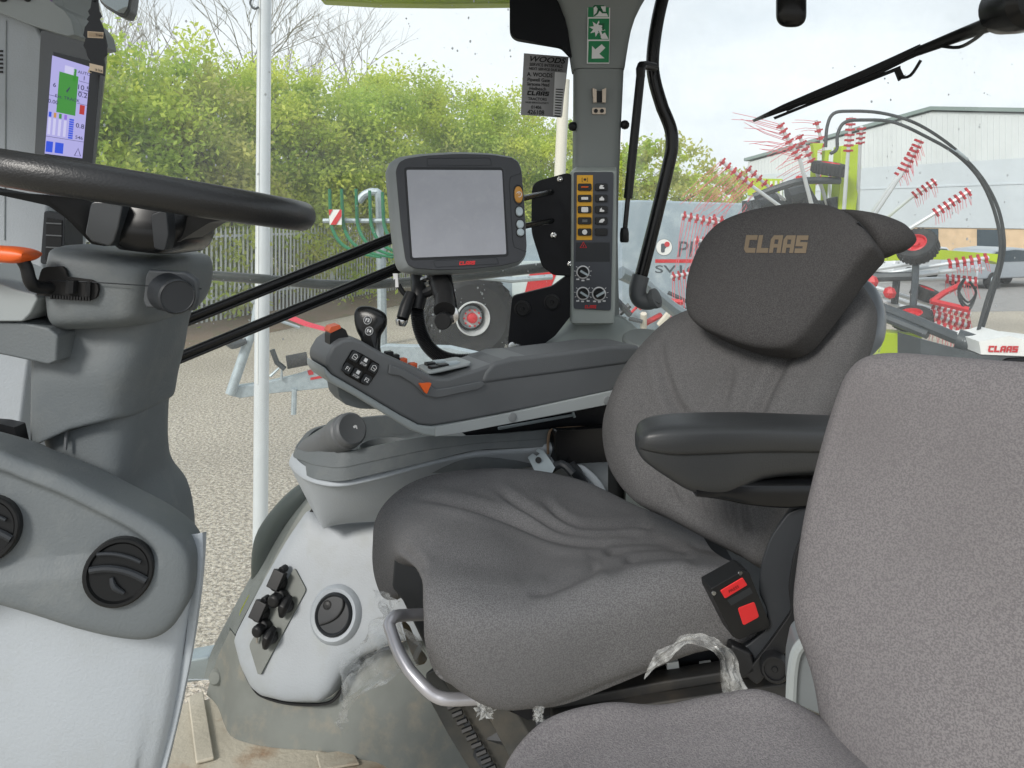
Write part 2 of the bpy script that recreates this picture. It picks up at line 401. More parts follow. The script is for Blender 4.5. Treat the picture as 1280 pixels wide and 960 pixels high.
# trees of the hedge
rnd = random.Random(5)
def leafquad(mb, p, s, rn, mi):
    a = V((rn.gauss(0, 1), rn.gauss(0, 1), rn.gauss(0, 1))).normalized(); b = a.cross(V((rn.gauss(0, 1), rn.gauss(0, 1), rn.gauss(0, 1)))).normalized()
    a = a*s; b = b*s*.5
    mb.v += [p-a, p+b, p+a, p-b]; n = len(mb.v); mb.f.append([n-4, n-3, n-2, n-1]); mb.m.append(mi)
def limb(mb, a, b, r0, r1, rn, n=5):
    m = (a+b)/2+V((rn.uniform(-1, 1), rn.uniform(-1, 1), rn.uniform(-.4, .4)))*(b-a).length*.09
    mb.tube(cr_spline([a, m, b], 3), [r0+(r1-r0)*i/6 for i in range(7)], n)
def tree(x, y, h, w_, seed, mats, label, nleaf=9000, name='hedge_tree', s=.085, low=.0):
    rn = random.Random(seed); base = V((x, y, .15))
    root = thing(name, base, label, 'tree', 'trees behind the palisade fence')
    t = MB(); tips = []
    stems = rn.randint(3, 5)
    for i in range(stems):
        a = rn.uniform(0, 6.28); l = h*rn.uniform(.55, .8); e = base+V((math.cos(a)*w_*.3, math.sin(a)*w_*.3, l))
        limb(t, base+V((math.cos(a), math.sin(a), 0))*.12, e, .075, .03, rn)
        for j in range(5):
            f = rn.uniform(.35, 1); s0 = base.lerp(e, f); a2 = rn.uniform(0, 6.28)
            e2 = s0+V((math.cos(a2)*w_*.4, math.sin(a2)*w_*.4, h*rn.uniform(.08, .28))); limb(t, s0, e2, .03, .008, rn, 4); tips.append(e2)
    ob('trunk', t, M['bark'], root)
    c = MB(); clumps = []
    for i in range(60):
        a = rn.uniform(0, 6.28); zf = rn.uniform(low, 1)**.85; rr = w_*.5*math.sqrt(rn.uniform(.1, 1))*(1.08-.38*max(0, zf-.5)/.5)
        z = .3+zf*h*rn.uniform(.86, 1.02)
        clumps.append((base+V((math.cos(a)*rr, math.sin(a)*rr, z)), rn.uniform(.28, .75), rn.choice([0, 0, 0, 1, 1, 2])))
    clumps += [(q, .4, 0) for q in tips]
    per = nleaf//len(clumps)
    for q, rad, mi in clumps:
        for k in range(per):
            v = V((rn.gauss(0, 1), rn.gauss(0, 1), rn.gauss(0, .8)))*rad*.6
            if (q+v).z < .1: continue
            leafquad(c, q+v, s*rn.uniform(.6, 1.3), rn, mi)
    # loose shoots above the outline
    for i in range(26):
        a = rn.uniform(0, 6.28); q = base+V((math.cos(a)*w_*.38*rn.random(), math.sin(a)*w_*.38*rn.random(), h*.92)); up = V((rn.uniform(-.3, .3), rn.uniform(-.3, .3), 1))*rn.uniform(.4, 1.1)
        for k in range(26): leafquad(c, q+up*(k/26)+V((rn.gauss(0, .05), rn.gauss(0, .05), 0)), s*.7, rn, 0)
    ob('crown', c, mats, root, smooth=False)
A3 = [M['leaf1'], M['leaf2'], M['leaf3']]; B3 = [M['leaf2'], M['leaf1'], M['leaf3']]; C3 = [M['leaf3'], M['leaf2'], M['leaf1']]
hed = [(70, 16.5, 62, 3.4, B3, 'green bush tree behind the fence, seen left of the upright tablet display'),
       (150, 18.0, 84, 3.6, B3, 'green hedge tree right beside the upright tablet display'),
       (222, 20.0, 92, 3.8, C3, 'olive hedge tree showing above the steering wheel rim'),
       (290, 21.6, 78, 4.0, A3, 'yellow-green hedge tree just left of the white flagpole'),
       (362, 23.2, 72, 4.2, A3, 'tall yellow-green hedge tree just right of the white flagpole'),
       (432, 25.2, 84, 4.4, A3, 'yellow-green hedge tree behind the green fork tines'),
       (500, 27.2, 96, 4.6, A3, 'light green hedge tree rising behind the left of the grey monitor'),
       (568, 29.6, 108, 4.8, B3, 'green hedge tree rising above the grey monitor'),
       (628, 32.0, 122, 5.0, A3, 'yellow-green hedge tree above the right end of the grey monitor'),
       (684, 35.0, 146, 5.0, C3, 'lowest olive hedge tree, beside the cream post')]
for i, (px, d, top, w_, mm, lab) in enumerate(hed):
    q = P(px, top+20, d); tree(q.x, d, q.z, w_, 40+i, mm, lab, 27000, s=.08)
q = P(822, 188, 46); tree(q.x, 46, q.z, 7, 71, C3, 'distant hedge tree between the gas strut and the bent black handle', 6000, s=.16)
q = P(905, 222, 60); tree(q.x, 60, q.z, 9, 72, C3, 'far low hedge tree right of the bent black handle', 4000, s=.18)
q = P(760, 196, 48); tree(q.x, 48, q.z, 7, 73, B3, 'distant hedge tree behind the grey cab pillar', 4000, s=.16)
# bare trees
def bare(px, d, top, seed, label, lean=0):
    rn = random.Random(seed); q = P(px, top, d); base = V((q.x, d, .2)); h = q.z
    m = MB()
    def grow(a, dr, l, r_, dep):
        b = a+dr*l; m.tube(cr_spline([a, a+dr*l*.5+V((rn.uniform(-1, 1), 0, rn.uniform(-1, 1)))*l*.06, b], 2), [r_, r_*.9, r_*.8, r_*.75, r_*.7], 4)
        if dep == 0: return
        for k in range(rn.choice([2, 3, 3])):
            nd = (dr+V((rn.gauss(0, .42), rn.gauss(0, .42), rn.uniform(0, .22)))).normalized(); grow(a.lerp(b, rn.uniform(.55, 1)), nd, l*rn.uniform(.62, .86), r_*.62, dep-1)
    grow(base, V((lean, 0, 1)).normalized(), h*.36, .1, 6)
    ob('bare_tree', m, M['barepale'], None, label, 'tree', 'leafless trees above the hedge')
bare(226, 27, -40, 3, 'leafless tree with pale twigs left of the flagpole above the hedge', .1)
bare(420, 31, 6, 8, 'leafless tree with fine twigs right of the flagpole above the hedge', .12)
bare(168, 24, -60, 12, 'leafless tree with dense twigs behind the hanging air freshener')
# flagpole
fp = thing('flagpole', P(328, 270, 5.5)*1, 'slim white flagpole standing on the gravel beside the trailer drawbar', 'flagpole')
fp.location = (P(328, 270, 5.5).x, 5.5, 0)
m = MB(); x0 = P(327, 690, 5.5).x; x1 = P(331, 0, 5.5).x
m.tube([V((x0-.012, 5.5, 0)), V((x1+.012, 5.5, 6.2))], [.053, .047], 20); ob('pole', m, M['polesteel'], fp)
m = MB(); m.tube([P(324, -6, 5.44), P(315, -2, 5.42), P(313, 5, 5.42), P(318, 11, 5.42), P(323, 9, 5.44)], .008, 8, 4); ob('hook', m, M['darksteel'], fp)
m = MB(); m.tube([P(322, 480, 5.45), P(322.5, 300, 5.45), P(325, -40, 5.45)], .006, 6); ob('halyard', m, M['white'], fp)
# cream post behind the pillar
m = MB(); q = P(702, 90, 15); q2 = P(696, 250, 15); m.tube([V((q2.x-.1, 15, 0)), V((q.x+.05, 15, 5.4))], .11, 16)
ob('lamp_post', m, M['postcream'], None, 'cream post rising beside the grey cab pillar', 'post')
# galvanised trailer drawbar
tr = thing('trailer_drawbar', PG(420, 572), 'galvanised trailer drawbar with jockey wheel and red strap on the gravel', 'trailer')
d = 8.7
pl = Plane(P(420, 480, d), V((.32, -1, 0)))
m = MB(); m.prism(pl.pts([(290, 484), (322, 480), (366, 470), (420, 452), (480, 432), (560, 434), (640, 452), (640, 478), (560, 478), (480, 480), (420, 484), (340, 492), (300, 498), (284, 494)]), V((.02, .16, 0))); ob('beam', m, M['galv'], tr, bevel=.01)
m = MB(); m.tube([pl.hit(368, 486), pl.hit(367, 518)], .03, 8); ob('leg', m, M['galv'], tr)
m = MB(); m.tube([pl.hit(288, 492, .02), pl.hit(318, 404, .02)], .055, 12); m.tube([pl.hit(318, 404, .02), pl.hit(322, 378, .02)], .04, 10); m.ball(pl.hit(319, 374, .02), .055); ob('jack_tube', m, M['galv'], tr)
m = MB(); m.tube([pl.hit(308, 424, .12), pl.hit(292, 428, .1), pl.hit(286, 420, .1)], [.03, .06, .05], 10, 3); ob('hitch_lock', m, M['darksteel'], tr)
m = MB(); m.tube([pl.hit(340, 436, .05), pl.hit(346, 452, .05), pl.hit(356, 460, .05)], .03, 8); ob('brake_lever', m, M['darksteel'], tr)
m = MB(); m.cyl(pl.hit(358, 452, .05), pl.hit(384, 447, .05), .075, n=14); ob('rubber_buffer', m, M['rubber'], tr)
m = MB(); m.tube([pl.hit(338, 396, .1), pl.hit(360, 403, .1), pl.hit(374, 408, .1)], .018, 6); ob('winder_handle', m, M['galv'], tr)
m = MB(); m.tube([pl.hit(338, 470, .02), pl.hit(352, 456, .04), pl.hit(352, 474, .02)], .02, 6); ob('bracket', m, M['galv'], tr)
m = MB(); m.prism(pl.pts([(349, 389), (360, 391), (384, 401), (418, 411), (418, 416), (380, 406), (350, 394)], .1), V((0, .01, 0))); ob('strap', m, M['pink'], tr)
m = MB(); m.prism(pl.pts([(384, 463), (391, 461), (392, 468), (386, 469)], .004), V((0, -.002, 0))); m.prism(pl.pts([(388, 472), (408, 468), (460, 458), (460, 461), (408, 471.5), (388, 475)], .004), V((0, -.002, 0))); ob('sticker_stripe', m, M['red'], tr)
# green fork with warning board
gf = thing('tine_fork', V((P(450, 300, 16).x, 16, 0)), 'green fork with curved upright tines and striped warning board by the fence', 'hay fork')
for i, (px, t) in enumerate([(412, 236), (427, 236), (445, 236), (462, 238), (478, 240)]):
    m = MB(); m.tube([P(px, t, 16), P(px+1, 262, 16), P(px+3, 284, 16), P(px+14, 304, 15.7), P(px+36, 316, 15.2), P(px+64, 322, 14.6)], [.034, .038, .038, .036, .032, .02], 8, 4); ob('tine', m, M['green_paint'], gf)
m = MB(); m.tube([P(404, 276, 16.1), P(500, 276, 16.1)], .05, 8); ob('cross_bar', m, M['galv'], gf)
m = MB(); m.tube([P(448, 252, 16.3), P(456, 243, 16.3), P(468, 240, 16.3), P(474, 250, 16.3), P(475, 330, 16.3)], .085, 10, 5); m.tube([P(476, 300, 16.3), V((P(478, 300, 16.3).x, 16.3, 0))], .1, 8); ob('mast', m, M['galv'], gf)
m = MB(); m.prism([P(411, 262, 15.8), P(427, 262, 15.8), P(427, 281, 15.8), P(412, 281, 15.8)], V((0, .02, 0)), 0)
for a in ((411.5, 281, 416, 281, 427, 267, 427, 262, 424, 262),): m.prism([P(413, 281, 15.79), P(420, 281, 15.79), P(427, 270, 15.79), P(427, 262, 15.79), P(425, 262, 15.79)], V((0, -.004, 0)), 1)
m.prism([P(411, 262, 15.79), P(416, 262, 15.79), P(411.5, 270, 15.79)], V((0, -.004, 0)), 1)
ob('warning_board', m, [M['white'], M['red']], gf)
# ------------------------------------------------------------------ spreader with the big wheel
sp = thing('slurry_spreader', PG(700, 450), 'big blue-grey farm spreader with printed side panel and one large tyre', 'spreader')
pl = Plane(P(760, 330, 14.3), V((.05, -1, 0)))
m = MB(); m.prism(pl.pts([(560, 292), (668, 284), (716, 252), (800, 250), (1060, 258), (1060, 402), (980, 418), (640, 408), (560, 396)]), V((0, 1.9, 0))); ob('body', m, M['blueboard'], sp, bevel=.04)
m = MB(); m.prism(pl.pts([(640, 326), (700, 326), (700, 404), (640, 404)], .02), V((0, -.05, 0)))
for i in range(26): m.box(pl.hit(640+i*2.3+1, 365, .08), (.012, 0, 0), (0, .012, 0), (0, 0, .58))
ob('rear_panel', m, M['corr'], sp)
m = MB(); m.prism(pl.pts([(640, 330), (712, 330), (712, 400), (640, 400)], .14), V((0, -.02, 0)), 0); m.prism(pl.pts([(662, 338), (696, 338), (684, 366), (655, 366)], .165), V((0, -.006, 0)), 1); m.prism(pl.pts([(641, 390), (648, 386), (644, 402), (640, 402)], .165), V((0, -.006, 0)), 1); ob('marker_board', m, [M['corr'], M['red']], sp)
wc = P(588, 396, 13.6); ax = V((.24, -1, 0)).normalized(); rr = .76
wh = MB(); wh.lathe(wc, ax, [(.28, .0), (.29, .24), (.38, .26), (.6, .28), (.72, .2), (rr, .1), (rr, -.25), (.7, -.33), (.3, -.33)], 40)
u_ = ax.cross(UP).normalized()
for i in range(26):
    t = 2*math.pi*i/26
    for sgn in (1, -1):
        c = wc+(u_*math.cos(t)+UP*math.sin(t))*(rr+.012)+ax*(-.07+sgn*.12); tg = (-u_*math.sin(t)+UP*math.cos(t)); rd = (u_*math.cos(t)+UP*math.sin(t))
        wh.box(c, (ax*.13+tg*.09*sgn), tg*.03, rd*.03)
for i in range(26):
    for sgn in (1,):
        t = 2*math.pi*(i+.5)/26; rd = (u_*math.cos(t)+UP*math.sin(t)); tg = (-u_*math.sin(t)+UP*math.cos(t)); wh.box(wc+rd*rr*.93+ax*.19, rd*.075+tg*.03, tg*.028, ax*.03)
wo = ob('wheel', wh, mat('big_tyre_rubber', (25, 26, 28), .85, var=(5, .3)), sp)
m = MB(); m.lathe(wc, ax, [(.305, .255), (.295, .285), (.278, .285), (.268, .2), (.255, .02), (.235, -.03), (.19, -.02), (.165, .03), (.15, .15), (.05, .15)], 36, cap0=False); ob('rim', m, mat('rim_grey', (196, 200, 200), .5, var=(5, .2)), wo)
m = MB(); m.lathe(wc, ax, [(.14, .13), (.14, .14), (.095, .15), (.085, .24), (.05, .26), (.001, .26)], 18)
for i in range(10):
    t = 2*math.pi*i/10; c = wc+(u_*math.cos(t)+UP*math.sin(t))*.145+ax*.17; m.cyl(c, c+ax*.03, .018, n=6)
ob('hub', m, M['red'], wo)
m = MB(); m.lathe(wc, ax, [(.2, .0), (.2, .04), (.155, .05), (.152, .0)], 24)
for i in range(10):
    t = 2*math.pi*(i+.5)/10; c = wc+(u_*math.cos(t)+UP*math.sin(t))*.178+ax*.04; m.cyl(c, c+ax*.03, .014, n=6)
ob('bolt_ring', m, M['galv'], wo)
# printing on the panel
U2 = V((1, .05, 0)).normalized()
m = MB(); cpt = pl.hit(830, 309, .004); m.lathe(cpt, pl.n, [(.15, 0), (.15, .004)], 32, 0); m.lathe(cpt, pl.n, [(.158, -.002), (.158, .002)], 32, 1)
m.prism([cpt+U2*a+UP*b+pl.n*.008 for a, b in rounded([V((-.06, -.09, 0)), V((.0, -.09, 0)), V((.0, -.02, 0)), V((.03, .0, 0)), V((.0, .06, 0)), V((-.06, .06, 0))], .3) for a, b in [(a_, b_) for a_, b_ in [(0, 0)]]] if False else [cpt+U2*q.x+UP*q.y+pl.n*.006 for q in rounded([V((-.06, -.1, 0)), V((.01, -.1, 0)), V((.01, -.03, 0)), V((.05, .0, 0)), V((.02, .07, 0)), V((-.06, .07, 0))], .35)], pl.n*.003, 1)
m.lathe(cpt+U2*.055+UP*.055, pl.n, [(.05, .008), (.05, .013)], 20, 2)
m.text('PICHON', pl.hit(845, 321, .004), U2, UP, .42, align='LEFT', mi=1, shear=.12, bold=.005)
m.prism(pl.pts([(819, 324), (1000, 324), (1000, 328.5), (819, 328.5)], .004), pl.n*.004, 2)
m.text('SV16', pl.hit(818, 341, .004), U2, UP, .2, align='LEFT', mi=1, sx=1.9, bold=.01)
ob('panel_lettering', m, [M['white'], M['ink'], M['red']], sp)
m = MB()
rn = random.Random(9)
for i in range(26):
    px = rn.uniform(775, 900); py = rn.uniform(372, 404); q = pl.hit(px, py, .25+rn.random()*.3); m.tube([q, q+V((rn.uniform(-.4, .4), rn.uniform(-.2, .2), rn.uniform(-.3, .3)))], rn.uniform(.02, .06), 6, mi=rn.choice([0, 0, 1, 2]))
ob('hose_fittings', m, [M['darksteel'], M['red'], M['postcream']], sp)
m = MB(); m.tube([P(596, 346, 13.2), P(640, 350, 13.4), P(690, 346, 13.6)], .05, 8); ob('mudguard_rail', m, M['galv'], sp)
# ------------------------------------------------------------------ shed
sh0 = P(935, 203, 54); sh0.z = 0; SD = V((.47, -.883, 0)).normalized(); SN = V((-SD.y, SD.x, 0)); SN = V((-.883, -.47, 0))
shed = thing('farm_shed', sh0+SD*13.6, 'large pale grey metal clad shed with low gable behind the rakes', 'shed')
LW = 27.2
def SP(s, z, o=0): return sh0+SD*s+UP*z+SN*o
def roofz(s): return 8.45-.142*abs(s-13.6)
m = MB(); m.prism([SP(0, 2.1), SP(LW, 2.1), SP(LW, roofz(LW)), SP(13.6, 8.45), SP(0, roofz(0))], -SN*30, 0)
for i in range(91):
    s_ = i*.3+.05; z0 = 2.12
    m.box(SP(s_, (z0+roofz(s_)-.1)/2, .02), SD*.03, SN*.02, UP*(roofz(s_)-.1-z0)/2, 0)
ob('cladding_wall', m, M['cladding'], shed)
m = MB()
m.prism([SP(0, 2.12, .045), SP(LW, 2.12, .045), SP(LW, 5.6, .045), SP(0, 5.6, .045)], SN*.03)
m.box(SP(LW/2, 4.35, .09), SD*LW/2, SN*.02, UP*.04)
ob('lower_cladding', m, M['claddinglow'], shed)
m = MB(); m.prism([SP(0, 0), SP(LW, 0), SP(LW, 2.1), SP(0, 2.1)], -SN*.3); ob('brick_base', m, M['brick'], shed)
for s_ in (3, 6.5, 10, 13.4, 16.6, 19.8, 23):
    m = MB(); m.box(SP(s_, 1.35, .0), SD*.55, SN*.04, UP*.7); ob('window', m, M['darkglass'], shed)
m = MB()
for s0, s1 in ((-.2, 13.6), (13.6, LW+.3)):
    a, b = SP(s0, roofz(max(s0, 0))+.08, .2), SP(s1, roofz(s1)+.08, .2); m.prism([a, b, b+UP*.2, a+UP*.2], -SN*30)
ob('roof', m, mat('roof_trim', (128, 144, 140), .6), shed)
m = MB(); q = SP(6.2, 4.6, .1); m.prism([SP(.1, 4.2, .1), SP(3.2, 4.0, .1), SP(3.2, 5.2, .1), SP(.1, 5.4, .1)], SN*.06, 0)
for i in range(7): m.prism([SP(2.2+i*.42, 3.9, .17), SP(2.4+i*.42, 3.9, .17), SP(2.4+i*.42, 5.1, .17), SP(2.2+i*.42, 5.1, .17)], SN*.02, 1)
def lp(s_, t_): return SP(4.3+s_*3.0, 4.75+t_*.6, .1)
logo(m, 'CLAAS', lp, .03, SN, 2)
ob('name_sign', m, [M['lime'], M['white'], M['red']], shed)
# ------------------------------------------------------------------ cars
def car(px, py, d, yaw, paint, label, L_=4.4, H_=1.55):
    c = P(px, py, d); c.z = 0; root = thing('parked_car', c, label, 'car', 'cars parked in front of the shed')
    ux = V((math.cos(yaw), math.sin(yaw), 0)); uy = V((-ux.y, ux.x, 0)); h = L_/2
    def q(x, y, z): return c+ux*x*h+uy*y+UP*z*H_
    prof = [(-1, .25), (-.98, .5), (-.9, .58), (-.5, .62), (-.28, .95), (.1, 1), (.6, .95), (.92, .66), (.98, .5), (1, .25)]
    m = MB(); m.prism([q(x, -.85, z) for x, z in prof], uy*1.7); ob('body', m, paint, root, bevel=.06)
    for sg in (-1, 1):
        m = MB(); m.prism([q(x, sg*.856, z) for x, z in [(-.42, .65), (-.25, .9), (.1, .94), (.55, .9), (.82, .66)]], uy*sg*.012); ob('side_window', m, M['darkglass'], root)
    m = MB(); m.prism([q(-.49, -.7, .65), q(-.49, .7, .65), q(-.3, .6, .93), q(-.3, -.6, .93)], ux*-.03+UP*.02); ob('windscreen', m, M['darkglass'], root)
    for x in (-.62, .62):
        for sg in (-1, 1):
            m = MB(); cc = q(x, sg*.8, 0)+UP*.32; m.lathe(cc, uy*sg, [(.2, .1), (.31, .09), (.33, 0), (.33, -.12), (.1, -.12)], 20, 0); m.lathe(cc, uy*sg, [(.2, .09), (.18, .115), (.01, .115)], 12, 1); ob('wheel', m, [M['rubber'], M['galv']], root)
car(1248, 330, 30, R(200), M['carsilver'], 'silver car parked at the right edge of the picture, behind the hoses')
car(1150, 330, 33, R(196), M['carwhite'], 'white car parked in the middle of the row behind the lime beam', H_=1.5)
car(1060, 330, 36, R(196), M['cardark'], 'dark car parked far left in the row, mostly behind the headrest')
car(905, 246, 60, R(185), M['carwhite'], 'distant white van beyond the spreader near the far hedge', 5, 2.2)
# ------------------------------------------------------------------ rotary rake
rk = thing('rotary_rake', V((P(1060, 400, 9.5).x, 9.5, 0)), 'folded hay rake with red and white tine arms and lime green frame', 'hay rake')
def tinearm(a, b, e, d, tdir=None, n=6, r_=.022, length=.5, two=False):
    """a outer end, b inner end of the tine block, e root of the arm"""
    m = MB(); d2 = d+.4
    A, B, E = P(*a, d), P(*b, d+.1), P(*e, d2)
    m.tube([A, B, E], [r_, r_, r_*1.15], 8, mi=0)
    for i in range(n):
        c = A.lerp(B, (i+.2)/n); c2 = A.lerp(B, (i+.65)/n); ax = (B-A).normalized()
        m.cyl(c, c2, r_*1.25, n=8, mi=1)
        side = ax.cross(V((0, 1, 0))).normalized()
        m.box(c.lerp(c2, .5), ax*.012, side*r_*2.5, V((0, .01, 0)), 1)
        if tdir:
            t = V((tdir[0], .15, -tdir[1])).normalized()
            for o in (0, .03):
                    j_ = V((rnd.gauss(0, .09), rnd.gauss(0, .09), rnd.gauss(0, .09))); ll = length*rnd.uniform(.85, 1.1)
                    m.tube([c+ax*o, c+ax*o+(t+j_*.4)*ll*.55, c+ax*o+(t+j_)*ll+V((0, 0, -.03))], [.0040, .0034, .0028], 4, mi=2)
    ob('tine_arm', m, [M['polesteel'], M['redplastic'], M['redthin']], rk)
M['redthin'] = mat('red_tine', (214, 104, 116), .5)
tinearm((974, 154), (1000, 200), (1016, 262), 9.0, (-1, -.28), 7, length=.5)
tinearm((998, 168), (1020, 212), (1036, 262), 9.6, (-1, .5), 6, length=.42)
tinearm((900, 200), (942, 234), (992, 270), 9.2, (-1, .9), 6, length=.62)
tinearm((933, 209), (966, 238), (1002, 268), 9.8, (-1, 1), 5, length=.6)
tinearm((1064, 146), (1060, 192), (1054, 275), 9.0, (.2, 0.05), 7, length=.02)
tinearm((1077, 158), (1075, 182), (1072, 262), 9.5, (.2, 0.05), 4, length=.02)
tinearm((1150, 174), (1128, 216), (1092, 270), 9.0, (.4, 1), 7, length=.16)
tinearm((1145, 184), (1121, 222), (1086, 272), 9.4, (.4, 1), 6, length=.1)
tinearm((1213, 238), (1166, 268), (1105, 305), 8.8, (.35, 1), 7, length=.14)
tinearm((852, 269), (906, 281), (935, 290), 9.0, (-.16, 1), 7, length=.6)
tinearm((888, 272), (936, 283), (975, 298), 9.5, (-.16, 1), 5, length=.5)
tinearm((839, 346), (872, 340), (960, 330), 9.0, (.1, 1), 5, length=.55)
tinearm((1236, 322), (1182, 330), (1110, 342), 8.6, (.3, 1), 6, length=.14)
tinearm((1213, 393), (1163, 380), (1090, 358), 8.4, (.2, 1), 7, length=.22)
tinearm((1213, 408), (1162, 392), (1085, 372), 8.2, (.12, 1), 7, length=.22)
tinearm((1020, 150), (1032, 196), (1040, 262), 10.4, (-1, -.1), 5, length=.3)
tinearm((1170, 226), (1140, 246), (1096, 282), 9.9, (.35, 1), 5, length=.14)
tinearm((868, 300), (905, 304), (960, 318), 9.6, (.05, 1), 5, length=.5)
tinearm((1222, 352), (1180, 348), (1100, 352), 8.8, (.2, 1), 6, length=.18)
tinearm((1206, 420), (1160, 402), (1090, 384), 8.0, (.1, 1), 6, length=.2)
tinearm((1128, 446), (1116, 440), (1096, 420), 7.6, (.4, 1), 2, length=.05)
m = MB()
for a, b, r_ in (((1070, 340), (1160, 326), .025), ((1085, 352), (1190, 338), .025), ((1075, 345), (1230, 336), .02), ((1080, 362), (1180, 392), .03)): m.tube([P(*a, 8.9), P(*b, 8.7)], r_, 8)
ob('bare_arm', m, M['polesteel'], rk)
for pts, off in (([(1052, 182), (1076, 180), (1077, 210), (1070, 262), (1062, 300), (1046, 300)], .25),):
    m = MB(); m.prism([P(x, y, 9.8) for x, y in pts], V((0, off, 0))); ob('frame_post', m, M['lime'], rk, bevel=.01)
m = MB(); m.prism([P(x, y, 10) for x, y in [(1016, 179), (1029, 179), (1027, 186), (1022, 188), (1018, 262), (1014, 262), (1018, 190)]], V((0, .1, 0))); m.prism([P(x, y, 10.1) for x, y in [(1031, 188), (1040, 187), (1036, 195), (1034, 262), (1029, 262), (1031, 200)]], V((0, .1, 0))); ob('frame_post', m, M['lime'], rk)
m = MB(); m.prism([P(x, y, 9.6) for x, y in [(1075, 316), (1160, 311), (1252, 318), (1251, 331), (1240, 326), (1150, 324), (1080, 328)]], V((0, .25, 0))); ob('lime_beam', m, M['lime'], rk)
m = MB(); m.tube([P(942, 246, 9.7), P(975, 234, 9.6), P(1004, 226, 9.5), P(1050, 226, 9.5)], .045, 8, 3); m.tube([P(944, 250, 9.6), P(945, 262, 9.6)], .06, 8); ob('folding_arm', m, M['darksteel'], rk)
m = MB()
for a, b, r_ in (((985, 245), (1010, 238), .12), ((1006, 242), (1018, 262), .1), ((1040, 247), (1044, 262), .08), ((935, 262), (972, 250), .1)): m.tube([P(*a, 9.9), P(*b, 9.9)], r_, 8)
m.box(P(980, 262, 10.2), (.5, 0, 0), (0, .2, 0), (0, 0, .12)); ob('gearbox', m, M['darksteel'], rk)
def wheel(c, ax, R_, w_, rimm, parent, name='tyre'):
    m = MB(); m.lathe(c, ax, [(R_*.5, w_*.1), (R_*.52, w_*.4), (R_*.7, w_*.5), (R_*.92, w_*.46), (R_, w_*.3), (R_, -w_*.3), (R_*.92, -w_*.46), (R_*.55, -w_*.5)], 28)
    ax = V(ax).normalized(); u = ax.cross(UP if abs(ax.z) < .9 else V((1, 0, 0))).normalized(); v = ax.cross(u)
    for i in range(30):
        t = 2*math.pi*i/30; rd = u*math.cos(t)+v*math.sin(t); m.box(V(c)+rd*R_*1.01, ax*w_*.36, ax.cross(rd)*R_*.05, rd*R_*.02)
    o = ob(name, m, M['rubber'], parent)
    m = MB(); m.lathe(c, ax, [(R_*.56, w_*.44), (R_*.5, w_*.48), (R_*.45, w_*.25), (R_*.2, w_*.2), (R_*.18, w_*.4), (.001, w_*.4)], 20, cap0=False); ob('rim', m, rimm, o)
    return o
wheel(P(1037, 211, 9.6), V((.12, -.2, 1)), .215, .16, M['red'], rk, 'wheel')
wheel(P(1146, 308, 8.2), V((-.62, -.55, .75)), .21, .15, M['red'], rk, 'wheel')
wheel(P(1140, 398, 7.8), V((-.25, -.25, 1)), .19, .15, M['red'], rk, 'wheel')
wheel(P(1156, 367, 8.4), V((.3, -.25, 1)), .14, .14, M['red'], rk, 'wheel')
m = MB(); m.tube([P(1145, 322, 8.2), P(1144, 350, 8.1), P(1140, 398, 7.9)], .035, 8); m.tube([P(1080, 347, 8.4), P(1145, 345, 8.2)], .05, 8); m.tube([P(1121, 347, 8.4), P(1118, 380, 8.4)], .04, 8); ob('wheel_leg', m, M['darksteel'], rk)
m = MB(); m.tube([P(1085, 378, 7.8), P(1150, 404, 7.4), P(1212, 430, 7.0)], [.05, .06, .055], 10); m.tube([P(1090, 390, 7.7), P(1160, 418, 7.3)], .05, 8); m.cyl(P(1196, 424, 7.0), P(1224, 434, 6.9), .1, n=12); ob('drive_tube', m, M['darksteel'], rk)
m = MB(); m.tube([P(1164, 378, 8), P(1180, 366, 8), P(1207, 353, 8)], .03, 6); m.tube([P(1163, 376, 8), P(1210, 387, 7.9)], .035, 6)
for a in ((1090, 352), (1112, 366), (1098, 400), (1106, 395)): m.ball(P(*a, 8.3), .07, 8)
ob('red_linkage', m, M['red'], rk)
m = MB()
for i in range(3): m.tube([P(1206, 348, 7.9), P(1198, 362+i*4, 7.9), P(1210, 378+i*5, 7.9), P(1220, 366, 7.9), P(1212, 352, 7.9)], .012, 5, 4)
ob('hydraulic_hose', m, M['rubberdark'], rk)
m = MB(); m.prism([P(x, y, 7.6) for x, y in [(1098, 416), (1153, 418), (1153, 446), (1096, 446)]], V((0, .3, 0))); o = ob('lime_guard', m, M['lime'], rk, bevel=.01)
m = MB(); m.lathe(P(1138, 429, 7.58), V((0, -1, 0)), [(.028, 0), (.026, .012), (.01, .014)], 16); ob('reflector', m, mat('orange_reflector', (236, 140, 40), .3), o)
# hay rake's black hose arch
ha = MB()
for off, pts in ((0, [(1032, 184), (1034, 158), (1042, 142), (1062, 139), (1100, 141), (1140, 152), (1175, 172), (1204, 196), (1230, 226), (1248, 262), (1255, 300), (1252, 330), (1238, 378), (1222, 430)]), (1, [(1038, 192), (1046, 186), (1047, 168), (1056, 153), (1080, 150), (1118, 153), (1160, 172), (1194, 192), (1222, 220), (1240, 255), (1250, 296), (1248, 330), (1232, 380), (1218, 432)])):
    ha.tube([P(x, y, 7.2-off*.12) for x, y in pts], .016, 8, 5)
ha.tube([P(1188, 186, 7.1), P(1202, 196, 7.1), P(1196, 188, 7.0), P(1210, 200, 7.0)], .012, 5, 2, mi=1)
ob('hose_arch', ha, [M['rubberdark'], M['galv']], rk)
